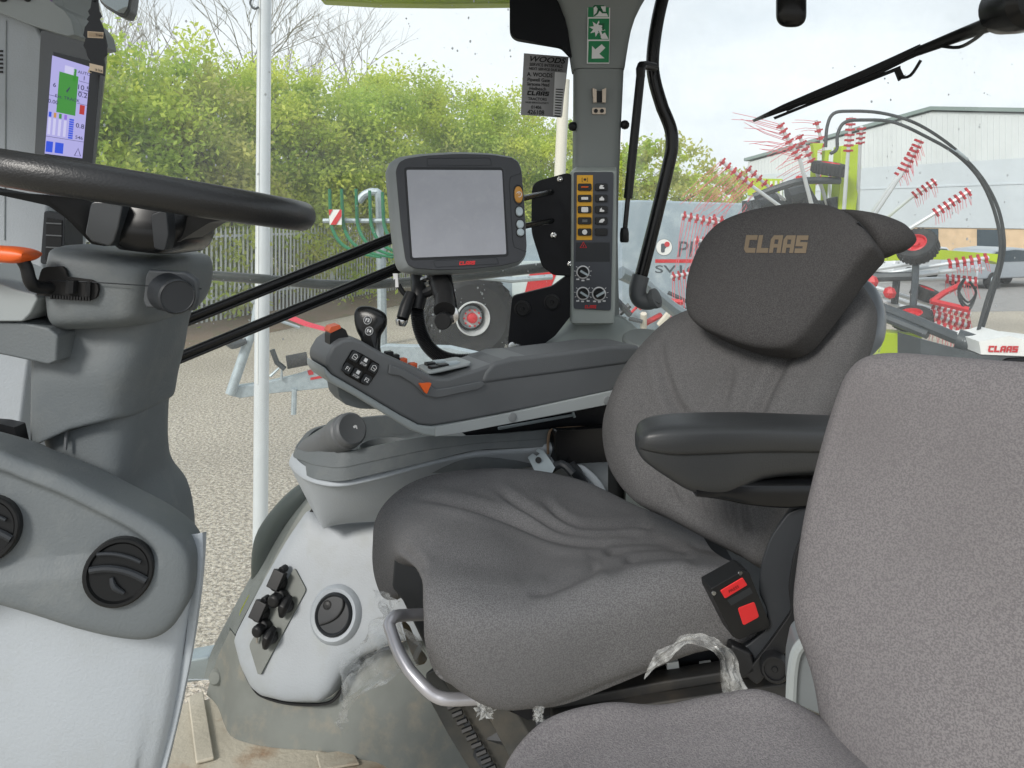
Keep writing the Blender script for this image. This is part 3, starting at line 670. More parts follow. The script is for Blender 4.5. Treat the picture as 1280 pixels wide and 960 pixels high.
# pale hood with lettering
hd = thing('mower_hood', V((P(1220, 440, 7).x, 7, 0)), 'pale pointed machine hood with red lettering and dark skirt below the hoses', 'mower')
pl = Plane(P(1240, 430, 6.6), V((-.1, -1, .05)))
m = MB(); m.prism(pl.pts([(1226, 440), (1224, 427), (1250, 424), (1262, 420), (1300, 430), (1300, 446), (1226, 443)]), V((.1, .6, 0))); m.prism([pl.hit(1224, 427), pl.hit(1262, 420), pl.hit(1300, 430), P(1300, 420, 7.1), P(1252, 414, 7.2), P(1212, 418, 7.2)], V((0, 0, -.03))); ob('hood', m, M['white'], hd)
m = MB(); m.prism(pl.pts([(1152, 424), (1225, 444), (1300, 446), (1300, 470), (1152, 470)], -.02), V((0, .4, 0))); m.box(P(1190, 470, 6.9), (.7, 0, 0), (0, .2, 0), (0, 0, .1))
ob('skirt', m, M['darksteel'], hd)
m = MB()
for x in (1160, 1180, 1200): m.tube([P(x, 470, 6.9), V((P(x, 470, 6.9).x, 6.9, 0))], .06, 8)
ob('stand', m, M['darksteel'], hd)
m = MB(); logo(m, 'CLAAS', lambda s_, t_: pl.hit(1235, 440, .004)*(1-s_)+pl.hit(1272, 440.5, .004)*s_+UP*(t_*.055), .004, pl.n, 0); ob('hood_lettering', m, M['red'], hd)
# ================================================================== THE CAB
M['plwhite'] = mat('pale_grey_plastic', (164, 171, 178), .5, bump=(300, .5, .001), var=(5, .07), dirt=((150, 154, 152), 16, .25))
M['plwhite_dirty'] = mat('pale_plastic_scuffed', (156, 162, 168), .5, bump=(300, .4, .001), var=(7, .09), dirt=((138, 142, 134), 9, .5))
M['plgrey'] = mat('grey_plastic', (98, 104, 107), .6, bump=(360, .4, .001), var=(6, .09), dirt=((134, 136, 132), 14, .3))
M['plgreymid'] = mat('mid_grey_plastic', (148, 155, 157), .55, bump=(600, .12, .0005), var=(6, .06))
M['pldark'] = mat('dark_grey_plastic', (92, 95, 98), .5, bump=(700, .14, .0005), var=(8, .08))
M['plcharcoal'] = mat('charcoal_plastic', (42, 45, 49), .45, bump=(700, .12, .0005), spec=.35)
M['blackp'] = mat('black_plastic', (26, 27, 29), .42, bump=(700, .1, .0005), spec=.3)
M['blackgloss'] = mat('black_gloss', (18, 19, 21), .25, spec=.35)
M['blacksteel'] = mat('black_steel', (18, 20, 26), .5, var=(30, .3), spec=.25)
M['leather'] = mat('black_leather', (30, 31, 33), .36, bump=(420, .4, .001), spec=.5)
M['pillar'] = mat('pillar_grey', (124, 130, 130), .5, var=(9, .05), bump=(500, .08, .0005))
M['pillarlite'] = mat('pillar_light', (160, 168, 166), .5, var=(9, .05))
M['floor'] = mat('floor_mat', (188, 182, 166), .8, var=(6, .2), dirt=((138, 104, 72), 7, .95), bump=(90, .5, .003))
M['dirtbase'] = mat('dusty_base', (118, 122, 118), .7, var=(9, .2), dirt=((152, 142, 124), 16, .55), bump=(200, .2, .001))
M['weather'] = mat('weathered_fender', (140, 144, 140), .6, var=(9, .25), dirt=((92, 96, 90), 22, .5))
M['dgreenp'] = mat('dark_green_rubber', (58, 70, 64), .5, var=(10, .25))
M['yellowgreen'] = mat('lime_fender', (196, 206, 40), .5)
M['chrome'] = mat('chrome', (200, 200, 200), .2, 1)
M['orange'] = mat('orange_plastic', (222, 96, 36), .45)
M['orangedark'] = mat('orange_dull', (190, 84, 48), .5)
M['yellow'] = mat('yellow_print', (214, 160, 34), .5)
M['printwhite'] = mat('print_white', (225, 226, 228), .5)
M['printred'] = mat('print_red', (214, 40, 44), .5)
M['signgreen'] = mat('sign_green', (0, 122, 72), .5)
M['glass'] = glassmat('cab_glass', veil=.05)
M['glassrear'] = glassmat('rear_glass', veil=.055, dscale=9)
M['drop'] = glassmat('water_drop', tint=(.98, .98, .98), veil=.55, refl=1.5)
RSIDE = Plane(RT*1.80+V((0, 0, CZ)), RT)           # the far side of the cab
FZ = CZ-1.06                                       # cab floor
cab = thing('tractor_cab', V((.1, 1.2, FZ)), 'tractor cab shell with grey pillar, big windows and dusty floor', 'tractor cab')
# floor
m = MB(); m.prism([V((-1.35, -.25, FZ)), V((1.6, -.25, FZ)), V((1.6, 2.2, FZ)), V((.2, 2.0, FZ)), V((-.5, 1.74, FZ)), V((-1.35, 1.5, FZ))], V((0, 0, -.06)))
fl = ob('cab_floor', m, M['floor'], cab, bevel=.01)
def FP(px, py, z=0): return P(px, py, FL*(CZ-FZ-z)/(py-HY))
m = MB(); m.prism([FP(235, 876)+UP*.002, FP(254, 868)+UP*.002, FP(268, 952)+UP*.002, FP(245, 958)+UP*.002], UP*.008); ob('floor_rib', m, M['floor'], fl, bevel=.003)
m = MB(); m.prism([FP(395, 946)+UP*.001, FP(440, 940)+UP*.001, FP(450, 958)+UP*.001, FP(400, 966)+UP*.001], UP*.006); ob('floor_patch', m, M['floor'], fl, bevel=.003)
# sill step outside the door
m = MB(); m.prism([P(228, 826, 1.9), P(262, 820, 1.9), P(270, 850, 1.9), P(226, 856, 1.9)], V((0, .06, 0))); ob('door_latch', m, M['galv'], cab, bevel=.008)
# roof of the cab, just above the frame; near edge cut back for light
RO = [V((-1.5, .52, 0)), V((1.55, .52, 0)), V((1.5, 1.7, 0)), V((.3, 2.02, 0)), V((-1.0, 1.75, 0)), V((-1.5, 1.3, 0))]
RI = [V((-.75, .66, 0)), V((.75, .66, 0)), V((.75, 1.15, 0)), V((.3, 1.3, 0)), V((-.55, 1.2, 0)), V((-.75, 1.0, 0))]
zz = lambda l, z: [p+V((0, 0, CZ+z)) for p in rounded(l, .1, 4)]
a, b, c, d = zz(RO, .66), zz(RO, .80), zz(RI, .80), zz(RI, .66)
m = MB(); m.loft([d, a, b, c, d], 0, cap=False); ob('roof', m, mat('roof_liner', (170, 174, 174), .8), cab)
m = MB(); m.prism([p+V((0, 0, .02)) for p in d], UP*.006); ob('added_light_hatch', m, M['glass'], cab)  # added skylight, out of view, lets more light down onto the seats
m = MB(); m.prism([P(400, 0, 2.02), P(470, 4, 2.04), P(560, 5, 2.07), P(660, 4, 2.10), P(660, -30, 2.10), P(400, -30, 2.02)], V((0, .05, 0))); ob('roof_visor', m, M['lime'], cab, bevel=.004)
# ---- fender console (right side cover)
fc = thing('fender_console', V((-.3, 1.6, FZ)), 'pale grey side console with round vent, sockets and cup tray', 'console')
pl = plane3(P(300, 800, 1.60), P(430, 860, 1.53), P(440, 640, 1.66))
outl = [(390, 634), (362, 675), (328, 735), (300, 790), (297, 800), (305, 832), (318, 858), (330, 868), (362, 876), (404, 876), (419, 864), (434, 838), (452, 820), (500, 800), (600, 800), (600, 640), (452, 652), (416, 652)]
m = MB(); out = rounded(pl.pts(outl), .3, 4); m.pillow(out, pl.n, .036, .06, 4.5, 16); ob('side_panel', m, M['plwhite_dirty'], fc, ang=60)
m = MB(); m.tube([q-pl.n*.004 for q in cr_spline(pl.pts([(294, 800), (302, 833), (316, 861), (330, 872), (362, 880), (406, 880), (423, 867), (438, 840), (456, 822), (500, 804)]), 4)], .0032, 6); ob('panel_gap', m, M['blackp'], fc)
sidepl = Plane(pl.hit(420, 770, .036), pl.n)
# base skirt
top = [(287, 790, 1.63), (297, 806, 1.605), (307, 850, 1.575), (330, 874, 1.555), (362, 880, 1.55), (408, 880, 1.55), (424, 866, 1.55), (440, 840, 1.56), (458, 822, 1.57), (540, 800, 1.58), (640, 790, 1.58)]
bot = [(258, 852, 1.70), (272, 866, 1.66), (284, 905, 1.58), (300, 926, 1.55), (340, 936, 1.53), (400, 942, 1.52), (440, 946, 1.50), (470, 952, 1.49), (500, 965, 1.46), (560, 980, 1.43), (640, 990, 1.42)]
g0 = [P(x, y-6, d+.06) for x, y, d in top]; g1 = [P(x, y, d) for x, y, d in top]; g2 = [P(x, y, d).lerp(P(X, Y, D), .5)+V((0, -.004, 0)) for (x, y, d), (X, Y, D) in zip(top, bot)]; g3 = [P(x, y, d) for x, y, d in bot]
for q in g3: q.z = FZ+.002
m = MB(); m.patch([g0, [q.lerp(p, .9) for q, p in zip(g0, g1)], g1, g2, [q.lerp(p, .93) for q, p in zip(g2, g3)], g3], 3, 3); ob('base_skirt', m, M['dirtbase'], fc)
# fender rim behind
m = MB(); m.tube([P(392, 606, 1.80), P(372, 625, 1.80), P(350, 650, 1.80), P(334, 676, 1.80), P(327, 706, 1.80), P(322, 742, 1.82)], [.02, .028, .03, .03, .024, .012], 12, 4); ob('rubber_edge', m, M['dgreenp'], fc)
gA = [(394, 618, 1.76), (366, 650, 1.76), (332, 706, 1.76), (300, 766, 1.76), (276, 820, 1.78), (262, 852, 1.78)]
gB = [(399, 627, 1.71), (376, 655, 1.71), (342, 708, 1.70), (306, 774, 1.70), (292, 806, 1.68), (276, 850, 1.68)]
gC = [(372, 625, 1.82), (346, 662, 1.82), (316, 716, 1.82), (284, 775, 1.82), (264, 815, 1.82), (254, 850, 1.82)]
m = MB(); m.patch([[P(*q) for q in gC], [P(*q)+V((0, 0, .004)) for q in gA], [P(*q) for q in gB], [P(x, y, d-.015) for x, y, d in gB]], 4, 4); ob('fender_rim', m, M['weather'], fc)
m = MB(); m.tube([P(396, 632, 1.66), P(366, 671, 1.655), P(330, 730, 1.65), P(301, 784, 1.645), P(294, 802, 1.64)], .005, 6, 3); ob('rubber_seal', m, M['blackp'], fc)
m = MB(); m.prism([P(x, y, 1.755) for x, y in [(318, 736), (313, 752), (303, 774), (297, 780), (301, 762), (310, 745)]], V((0, -.004, 0))); ob('lime_flash', m, M['yellowgreen'], fc)
m = MB(); m.lathe(P(271, 846, 1.66), V((-.2, -1, .3)), [(.017, -.02), (.017, .004), (.012, .01), (.001, .011)], 14); ob('rubber_stop', m, M['dirtbase'], fc)
# socket plate
m = MB(); m.prism(rounded(sidepl.pts([(369, 709), (384, 737), (327, 843), (323, 842), (312, 806)], -.014), .12, 3), sidepl.n*.018); so = ob('socket_plate', m, mat('plate_grey', (112, 116, 112), .55, var=(20, .15)), fc, bevel=.002)
sp2 = Plane(sidepl.hit(348, 770, .004), sidepl.n); up2 = (sp2.hit(369, 709)-sp2.hit(320, 820)).normalized()
for (cx, cy, rr, kind) in [(350, 728, .022, 1), (353, 745, .018, 0), (361, 757, .016, 2), (328, 766, .022, 1), (333, 782, .016, 0), (341, 796, .016, 2)]:
    m = MB(); c = sp2.hit(cx, cy)
    m.lathe(c, sp2.n, [(rr*.8, 0), (rr*.8, .012), (rr*.7, .02), (rr*.35, .022), (.001, .022)], 16)
    if kind == 1:
        q = c+sp2.n*.02+up2*.006; m.box(q, up2*.018, sp2.n.cross(up2)*.013, sp2.n*.009); m.tube([q+up2*.018, c+up2*.03+sp2.n*.004], .008, 8)
    if kind == 2: m.tube([c-up2*.02+sp2.n*.012, c+sp2.n*.022, c+up2*.02+sp2.n*.012], [.006, .012, .006], 8, 3)
    if kind == 0: m.lathe(c+sp2.n*.02-up2*.004, sp2.n-up2*.4, [(rr*.75, 0), (rr*.75, .014), (rr*.5, .018), (.001, .018)], 14)
    ob('socket', m, M['blackp'], so, bevel=.0015)
m = MB(); m.tube([sp2.hit(327, 780, .018), sp2.hit(325, 790, .012), sp2.hit(323, 803, .006)], .0022, 6); ob('bead_chain', m, M['chrome'], so)
# round vent
vp = sidepl.hit(419, 768, .006); vn = (sidepl.n+V((-.05, 0, 0))).normalized()
m = MB(); m.lathe(vp, vn, [(.060, -.02), (.055, -.004), (.048, .004), (.041, .002), (.040, -.004)], 40); ob('vent_bezel', m, M['plwhite'], fc)
m = MB(); m.lathe(vp, vn, [(.0395, -.01), (.0395, .006), (.037, .009), (.0345, .007), (.033, .0045), (.001, .0055)], 40)
a_ = vn.cross(UP).normalized(); b_ = a_.cross(vn)
vo = ob('air_vent', m, M['plcharcoal'], fc)
m = MB(); m.tube([vp+a_*x+b_*y+vn*.007 for x, y in [(-.016, .034), (-.020, .018), (-.012, 0), (.004, -.012), (.024, -.020)]], .0022, 6, 4); m.lathe(vp+a_*.016+b_*.016+vn*.006, vn, [(.009, 0), (.006, -.0), (.001, .001)], 16); ob('vent_flap', m, M['blackp'], vo)
# white box above, side of the tray
g = [[(366, 566, 1.605), (373, 576, 1.555), (389, 586, 1.515), (422, 592, 1.49), (470, 583, 1.50), (540, 562, 1.52), (592, 550, 1.54), (660, 544, 1.56), (760, 540, 1.58)], [(361, 579, 1.595), (370, 591, 1.545), (388, 601, 1.495), (422, 607, 1.47), (470, 598, 1.48), (540, 579, 1.50), (592, 567, 1.515), (660, 561, 1.535), (760, 557, 1.555)],
     [(366, 590, 1.60), (375, 597, 1.55), (390, 606, 1.505), (424, 611, 1.485), (472, 604, 1.495), (545, 586, 1.515), (594, 577, 1.53), (660, 575, 1.55), (760, 570, 1.57)],
     [(384, 625, 1.61), (390, 628, 1.56), (398, 632, 1.535), (426, 640, 1.535), (475, 640, 1.55), (545, 625, 1.57), (594, 610, 1.585), (660, 610, 1.59), (760, 600, 1.6)],
     [(400, 655, 1.62), (402, 657, 1.58), (405, 661, 1.57), (417, 657, 1.57), (450, 653, 1.59), (520, 650, 1.62), (594, 640, 1.64), (660, 640, 1.64), (760, 640, 1.64)]]
m = MB(); m.patch([[P(*q) for q in r_] for r_ in g], 4, 4); ob('console_box', m, M['plwhite'], fc, ang=50)
# tray
rim = [(366, 562, 1.585), (386, 536, 1.66), (440, 522, 1.74), (560, 512, 1.80), (700, 508, 1.82), (760, 530, 1.60), (594, 545, 1.505), (530, 545, 1.50), (428, 566, 1.475), (400, 563, 1.51)]
lip = [(362, 578, 1.60), (384, 556, 1.69), (440, 540, 1.77), (560, 530, 1.83), (700, 526, 1.85), (764, 556, 1.59), (596, 562, 1.495), (532, 578, 1.485), (424, 603, 1.46), (388, 598, 1.49)]
def loopn(l, n=6): return cr_spline([P(*q) for q in l], n, True)
rA = rounded([P(*q) for q in rim], .3, 4); rB = rounded([P(*q) for q in lip], .3, 4)
c0 = sum(rA, V((0, 0, 0)))/len(rA)
inn = [q+(c0-q).normalized()*.012 for q in rA]; fl_ = [q+(c0-q).normalized()*.02-UP*.075 for q in rA]
m = MB(); m.loft([rB, [a.lerp(b, .45) for a, b in zip(rB, rA)], [a.lerp(b, .5)+(a-c0).normalized()*.002 for a, b in zip(rB, rA)], rA, inn, fl_], 0)
ob('cup_tray', m, M['plgrey'], fc, bevel=.002)
m = MB(); m.lathe(P(484, 560, 1.60)-UP*.0, UP, [(.062, -.05), (.062, .004), (.056, .006), (.054, 0), (.05, -.045), (.001, -.045)], 32); ob('cup_holder', m, M['plgrey'], fc)
m = MB(); m.lathe(P(379, 588, 1.545), V((-.3, -1, 0)), [(.006, -.01), (.006, .001), (.001, .001)], 12); m.lathe(P(383, 589.5, 1.53), V((-.3, -1, 0)), [(.0045, -.01), (.0045, .001), (.001, .001)], 12); ob('screw_cap', m, M['blackp'], fc)
# black bottle-like handle lying in the tray
m = MB(); a = P(384, 566, 1.60); b = P(440, 536, 1.47); ax = (b-a).normalized(); l = (b-a).length
m.lathe(a, ax, [(.024, 0), (.028, .02), (.030, l*.55), (.032, l*.72), (.035, l*.75), (.035, l*.9), (.032, l*.92), (.033, l*.98), (.031, l*1.0), (.028, l*1.01), (.027, l*1.008), (.001, l*1.008)], 32, 0)
cc = b+ax*(.0125); u_ = ax.cross(UP).normalized(); v_ = u_.cross(ax); v_ = -v_ if v_.z < 0 else v_
m.prism([cc+u_*x*.004+v_*y*.004 for x, y in [(-1, -1), (-.4, -1), (-.4, -.2), (.8, -.4), (1, .6), (-.2, 1), (-1, .6)]], ax*.0006, 1)
ob('flask', m, [M['pldark'], M['printwhite']], None, 'dark grey flask lying in the console tray with its flat cap towards us', 'flask')
# ---- pillar
def prect(z, xl, xr, d, dep, e=5, sk=.0):
    a, b = P(xl, z, d), P(xr, z, d+sk); c = (a+b)/2+V((0, dep/2, 0)); return ring(c, (b-a)/2, V((0, dep/2, 0)), 28, e)
m = MB(); m.loft([prect(-60, 660, 850, 1.84, .12), prect(-20, 690, 818, 1.86, .11), prect(20, 706, 796, 1.88, .1), prect(50, 712, 788, 1.88, .1), prect(82, 717, 783, 1.88, .1), prect(84, 718, 782, 1.882, .1)], 2); pi = ob('pillar_head', m, M['pillar'], cab, ang=50)
m = MB(); m.loft([prect(85.5, 719, 781.5, 1.885, .095), prect(140, 719, 779, 1.885, .095), prect(212, 718, 776, 1.885, .095), prect(300, 716, 774, 1.885, .095), prect(400, 712, 776, 1.885, .095)], 2); ob('pillar_shaft', m, M['pillar'], cab, ang=50)
m = MB(); m.loft([prect(209, 719, 771, 1.83, .06, 8), prect(214, 715, 772, 1.80, .09, 8), prect(300, 714.5, 771.5, 1.80, .09, 8), prect(388, 714, 770, 1.80, .09, 8), prect(404, 714, 769, 1.80, .09, 8), prect(406, 716, 767, 1.81, .08, 8)], 0); ph = ob('pillar_panel', m, M['pillarlite'], cab, bevel=.004)
# flared foot of the pillar
m = MB(); m.loft([prect(396, 716, 778, 1.87, .10, 5), prect(405, 712, 790, 1.865, .11, 4), prect(418, 700, 806, 1.85, .13, 4), prect(432, 672, 832, 1.83, .16, 4), prect(450, 630, 900, 1.80, .2, 4), prect(480, 600, 960, 1.78, .2, 4)], 3); ob('pillar_foot', m, M['pillarlite'], cab, ang=60)
m = MB(); m.lathe(P(805, 428, 1.78), V((0, -.3, 1)), [(.05, -.03), (.05, .01), (.045, .014), (.001, .012)], 28); ob('tray_cap', m, M['pillar'], cab)
m = MB(); pf = Plane(P(788, 418, 1.838), V((.1, -1, .45))); m.text('KEY', pf.hit(788, 419.5, .001), V((1, 0, 0)), UP, .008, bold=.01); ob('small_print', m, M['blackp'], cab)
# control face on the pillar panel
fp_ = Plane(P(742, 300, 1.797), V((0, -1, 0)))
def fpr(pp, l=0): return fp_.pts(pp, l)
m = MB(); m.prism(rounded(fpr([(717, 215), (767, 215), (763.5, 388), (717, 386)], -.001), .06, 3), V((0, -.0035, 0))); face = ob('switch_face', m, mat('switch_face', (62, 66, 74), .5, bump=(800, .08, .0004)), ph, bevel=.001)
m = MB(); m.prism(fpr([(721, 219), (741, 219), (740, 300), (720.5, 300)], .0026), V((0, -.0008, 0))); ob('yellow_strip', m, M['yellow'], face)
m = MB(); m.text('[', fp_.hit(727.5, 226, .0042), V((1, 0, 0)), UP, .010); m.text(']', fp_.hit(734, 226, .0042), V((1, 0, 0)), UP, .010); m.lathe(fp_.hit(731, 224.5, .0034), V((0, -1, 0)), [(.003, 0), (.003, .0008), (.001, .0008)], 12); ob('pto_symbol', m, M['blackp'], face)
def sw(x0, x1, y0, y1):
    m = MB(); m.prism(rounded(fpr([(x0, y0), (x1, y0), (x1, y1), (x0, y1)], .002), .2, 3), V((0, -.005, 0))); return ob('switch', m, M['blackgloss'], face, bevel=.0012)
ys = [234, 248, 262, 276, 290]
for i, y in enumerate(ys):
    s_ = sw(722, 739, y-4.5, y+4.5); m = MB(); q = fp_.hit(730.5, y, .0075)
    if i == 0: m.tube([fp_.hit(726, y, .0076), fp_.hit(735, y, .0076)], .0018, 6); ob('symbol', m, M['orange'], s_)
    elif i == 3: m.box(q, (.006, 0, 0), (0, .0004, 0), (0, 0, .003)); ob('symbol', m, M['pldark'], s_)
    elif i == 4: m.lathe(q, V((0, -1, 0)), [(.006, 0), (.006, .0006), (.001, .0006)], 14); ob('symbol', m, M['printwhite'], s_)
    else: m.prism(rounded([q+V((x, 0, z)) for x, z in [(-.008, -.003*i), (.008, -.003*i), (.008, .003*i), (-.008, .003*i)]], .2, 2), V((0, -.0006, 0))); ob('symbol', m, M['printwhite'], s_)
    s_ = sw(743.5, 759, y-4.5, y+4.5); q = fp_.hit(751.5, y, .0075); m = MB()
    shp = [[(-.005, -.004), (.006, -.004), (.006, -.001), (.002, .001), (.005, .004), (-.002, .005), (-.005, .001)], [(-.005, -.005), (.006, -.005), (.006, 0), (.003, .002), (.001, .005), (-.002, .002), (-.005, 0)], [(-.005, -.005), (.006, -.005), (.006, -.001), (.001, 0), (0, .005), (-.004, .001)], [(-.006, -.004), (.002, -.004), (.007, .001), (.006, .005), (-.001, .004), (-.005, 0)]]
    if i < 4: m.prism([q+V((x, 0, z)) for x, z in shp[i]], V((0, -.0006, 0))); ob('symbol', m, M['printwhite'], s_)
m = MB(); m.prism(fpr([(720, 303), (762, 303), (762, 327), (719, 327)], .0026), V((0, -.0008, 0)), 0); ob('blank_window', m, M['plcharcoal'], face)
m = MB(); t = [fp_.hit(*q, .004) for q in [(729, 302.5), (733, 309.5), (725, 309.5)]]; m.tube(t, .0011, 6, closed=True); m.box(fp_.hit(729, 307, .004), (.0006, 0, 0), (0, .0004, 0), (0, 0, .0025)); ob('warning_triangle', m, mat('warn_led', (240, 50, 60), .4), face)
for (x, y, rr, an) in [(728.5, 340, .0155, -30), (728.5, 366.5, .0155, -32), (748.5, 367, .0165, 30)]:
    c = fp_.hit(x, y, .003); m = MB(); m.lathe(c, V((0, -1, 0)), [(rr, 0), (rr, .0008), (rr*.82, .0008), (rr*.82, 0)], 32); 
    for k in range(9):
        t_ = R(-220+k*32.5); dd = V((math.cos(t_), 0, math.sin(t_))); m.box(c+dd*rr*1.22+V((0, -.0006, 0)), dd*.002, V((0, .0004, 0)), dd.cross(V((0, 1, 0)))*.0006)
    ko = ob('dial_scale', m, M['printwhite'], face)
    m = MB(); m.lathe(c, V((0, -1, 0)), [(rr*.8, 0), (rr*.74, .012), (rr*.62, .016), (.001, .016)], 28, 0); dd = V((math.cos(R(an)), 0, math.sin(R(an)))); m.box(c+V((0, -.017, 0))+dd*rr*.1, dd*rr*.65, V((0, .003, 0)), dd.cross(V((0, 1, 0)))*rr*.16, 1); ob('dial', m, [M['blackp'], M['galv']], face)
for row in (((722, 349), (728.5, 350.5), (735, 349)), ((722, 376), (728, 376.5), (735, 376)), ((743, 376.5), (749, 377), (755, 376))):
    m = MB()
    for x, y in row: m.box(fp_.hit(x, y, .0032), (.0035, 0, 0), (0, .0004, 0), (0, 0, .0016))
    ob('dial_symbols', m, M['printwhite'], face)
m = MB(); logo(m, 'CLAAS', lambda s_, t_: fp_.hit(731+s_*14, 385.2-t_*4, .0028), .0006, V((0, -1, 0))); ob('brand_lettering', m, M['printred'], face)
# safety sticker on the pillar head
sp3 = Plane(P(748, 40, 1.877), V((0, -1, 0))); X = V((1, 0, 0)); f3 = lambda pp, l=0: sp3.pts(pp, l)
m = MB(); m.prism(f3([(735, -12), (763, -12), (761.5, 79.5), (733.5, 79.5)], -.002), V((0, -.0035, 0))); st = ob('safety_sticker', m, M['printwhite'], None, 'green and white emergency exit sticker with three pictograms on the pillar', 'sticker')
m = MB()
for y0, y1 in ((-11, 21.6), (23.4, 49.6), (51.4, 78.4)): m.prism(f3([(735.6, y0), (761.6, y0), (761, y1), (734.8, y1)], .0012), V((0, -.0006, 0)), 0)
m.prism(f3([(742, -10), (757, -10), (757, 14), (760, 21), (742, 21)], .0019), V((0, -.0005, 0)), 1)
# running figure
m.lathe(sp3.hit(745.5, 2.5, .0026), V((0, -1, 0)), [(.0042, 0), (.0042, .0005), (.001, .0005)], 14, 2)
for pts in ([(743.5, 6), (750, 5), (752, 12), (748, 13)], [(741, 8.5), (744, 5.5), (746, 7), (742, 10)], [(749.5, 5), (755, 6.5), (755, 8.5), (749, 7.5)], [(748, 12), (752, 11), (754, 15), (759, 15), (759, 17), (752.5, 17)], [(747, 11.5), (750, 13), (747, 18), (743, 21), (742, 19.5), (745.5, 16.5)]): m.prism(f3(pts, .0026), V((0, -.0005, 0)), 2)
# breaking glass star and hand
cx, cy = 746.5, 36; m.prism([sp3.hit(cx+(10.5 if k % 2 == 0 else 5.2)*math.cos(k*math.pi/8+.2), cy+(10.5 if k % 2 == 0 else 5.2)*math.sin(k*math.pi/8+.2), .0019) for k in range(16)], V((0, -.0005, 0)), 1)
m.prism(f3([(748, 29.5), (755.5, 29.5), (755, 38), (752.5, 38), (752.5, 32), (748, 31.5)], .0026), V((0, -.0005, 0)), 2)
m.prism(f3([(748, 36), (750.5, 36), (752.5, 43), (756, 41), (760.5, 49), (752, 49), (749, 44)], .0026), V((0, -.0005, 0)), 1); m.prism(f3([(747.5, 39), (748.3, 39), (751, 46), (750, 46.5)], .0032), V((0, -.0004, 0)), 2)
m.prism(f3([(739.5, 73.5), (740, 57.5), (744, 62), (752, 55.5), (756.5, 60), (749, 67.5), (755.5, 73)], .0019), V((0, -.0005, 0)), 1)
ob('pictograms', m, [M['signgreen'], M['printwhite'], mat('sign_green_dark', (0, 92, 56), .5)], st)
# coat-hook / latch on the pillar
m = MB(); pc = Plane(P(748, 122, 1.884), V((0, -1, 0)))
for xs in ([(740, 111), (745, 113), (745, 129), (741, 129)], [(752, 113), (757, 111), (756.5, 129), (752, 129)]): m.prism(pc.pts(xs, .001), V((0, -.012, 0)), 0)
m.prism(pc.pts([(745, 114), (752, 114), (752, 128), (745, 128)], .001), V((0, -.004, 0)), 1); m.prism(rounded(pc.pts([(740, 135), (757, 135), (757, 143), (740, 143)], .001), .2, 2), V((0, -.004, 0)), 0)
for x in (744.5, 752): m.lathe(pc.hit(x, 139, .006), V((0, -1, 0)), [(.005, 0), (.005, .002), (.001, .002)], 12, 1)
ob('clip_bracket', m, [mat('brass_clip', (178, 164, 148), .35, .6), M['blackp']], cab)
for x, y in ((716, 158), (781, 156)):
    m = MB(); m.ball(P(x, y, 1.9), .012, 10); ob('plug', m, M['blackp'], cab)
# windows
def pane(name, pts, mt, label=None):
    m = MB(); c = sum(pts, V((0, 0, 0)))/len(pts); n = (pts[1]-pts[0]).cross(pts[2]-pts[0]).normalized(); m.prism(pts, n*.004); return ob(name, m, mt, cab, label)
def drops(pl, x0, x1, y0, y1, n, seed, parent):
    rn = random.Random(seed); m = MB(); ce = [(rn.uniform(x0, x1), rn.uniform(y0, y1)) for _ in range(14)]
    for i in range(n):
        if i % 3: x, y = rn.uniform(x0, x1), rn.uniform(y0, y1)
        else: q = rn.choice(ce); x, y = q[0]+rn.gauss(0, 3), q[1]+rn.gauss(0, 34)
        r_ = .0006+.0016*rn.random()**3; m.ball(pl.hit(x, y, .0045), r_*1.35, 6, (1, .5, rn.uniform(1, 1.6)))
    return ob('raindrops', m, M['drop'], parent, kind='stuff')
side = pane('door_window', [RSIDE.hit(-160, -300), RSIDE.hit(718, -260), RSIDE.hit(716, 440), RSIDE.hit(400, 640), RSIDE.hit(262, 850), RSIDE.hit(-160, 850)], M['glass'])
drops(RSIDE, 90, 710, 0, 430, 420, 4, side)
q1 = [(778, 1.93), (860, 2.02), (950, 2.0), (1100, 1.84), (1300, 1.50), (1560, 1.2)]
def rq(px, d, z): v = P(px, 270, d); return V((v.x, v.y, CZ+z))
m = MB(); fr_ = [[rq(px, d, z) for px, d in q1] for z in (.75, .4, .1, -.2, -.45)]; bk = [[p+V((.0, .005, 0)) for p in r_] for r_ in fr_]
m.patch(fr_, 6, 1); m.patch(bk, 6, 1); rear = ob('rear_window', m, M['glassrear'], cab)
drops(plane3(rq(950, 1.99, .2), rq(1100, 1.83, .2), rq(1100, 1.83, -.2)), 960, 1270, 60, 430, 150, 6, rear)
# cab sill under the rear window
m = MB(); m.loft([ring(rq(px, d-.02, -.42)-UP*.15, V((0, .06, 0)), UP*.17, 16, 4) for px, d in q1], 4); ob('rear_sill', m, M['pillarlite'], cab)
# dark blind / speaker panel top left of the pillar
pl = Plane(P(680, 30, 1.90), V((0, -1, 0)))
m = MB(); m.prism(rounded(pl.pts([(637, -120), (637, 47), (702, 58), (719, 76), (716, 40), (706, 10), (690, -120)]), .2, 6), V((0, .03, 0))); ob('dark_corner_pane', m, mat('blind_black', (14, 17, 22), .6, spec=.2), cab, bevel=.004)
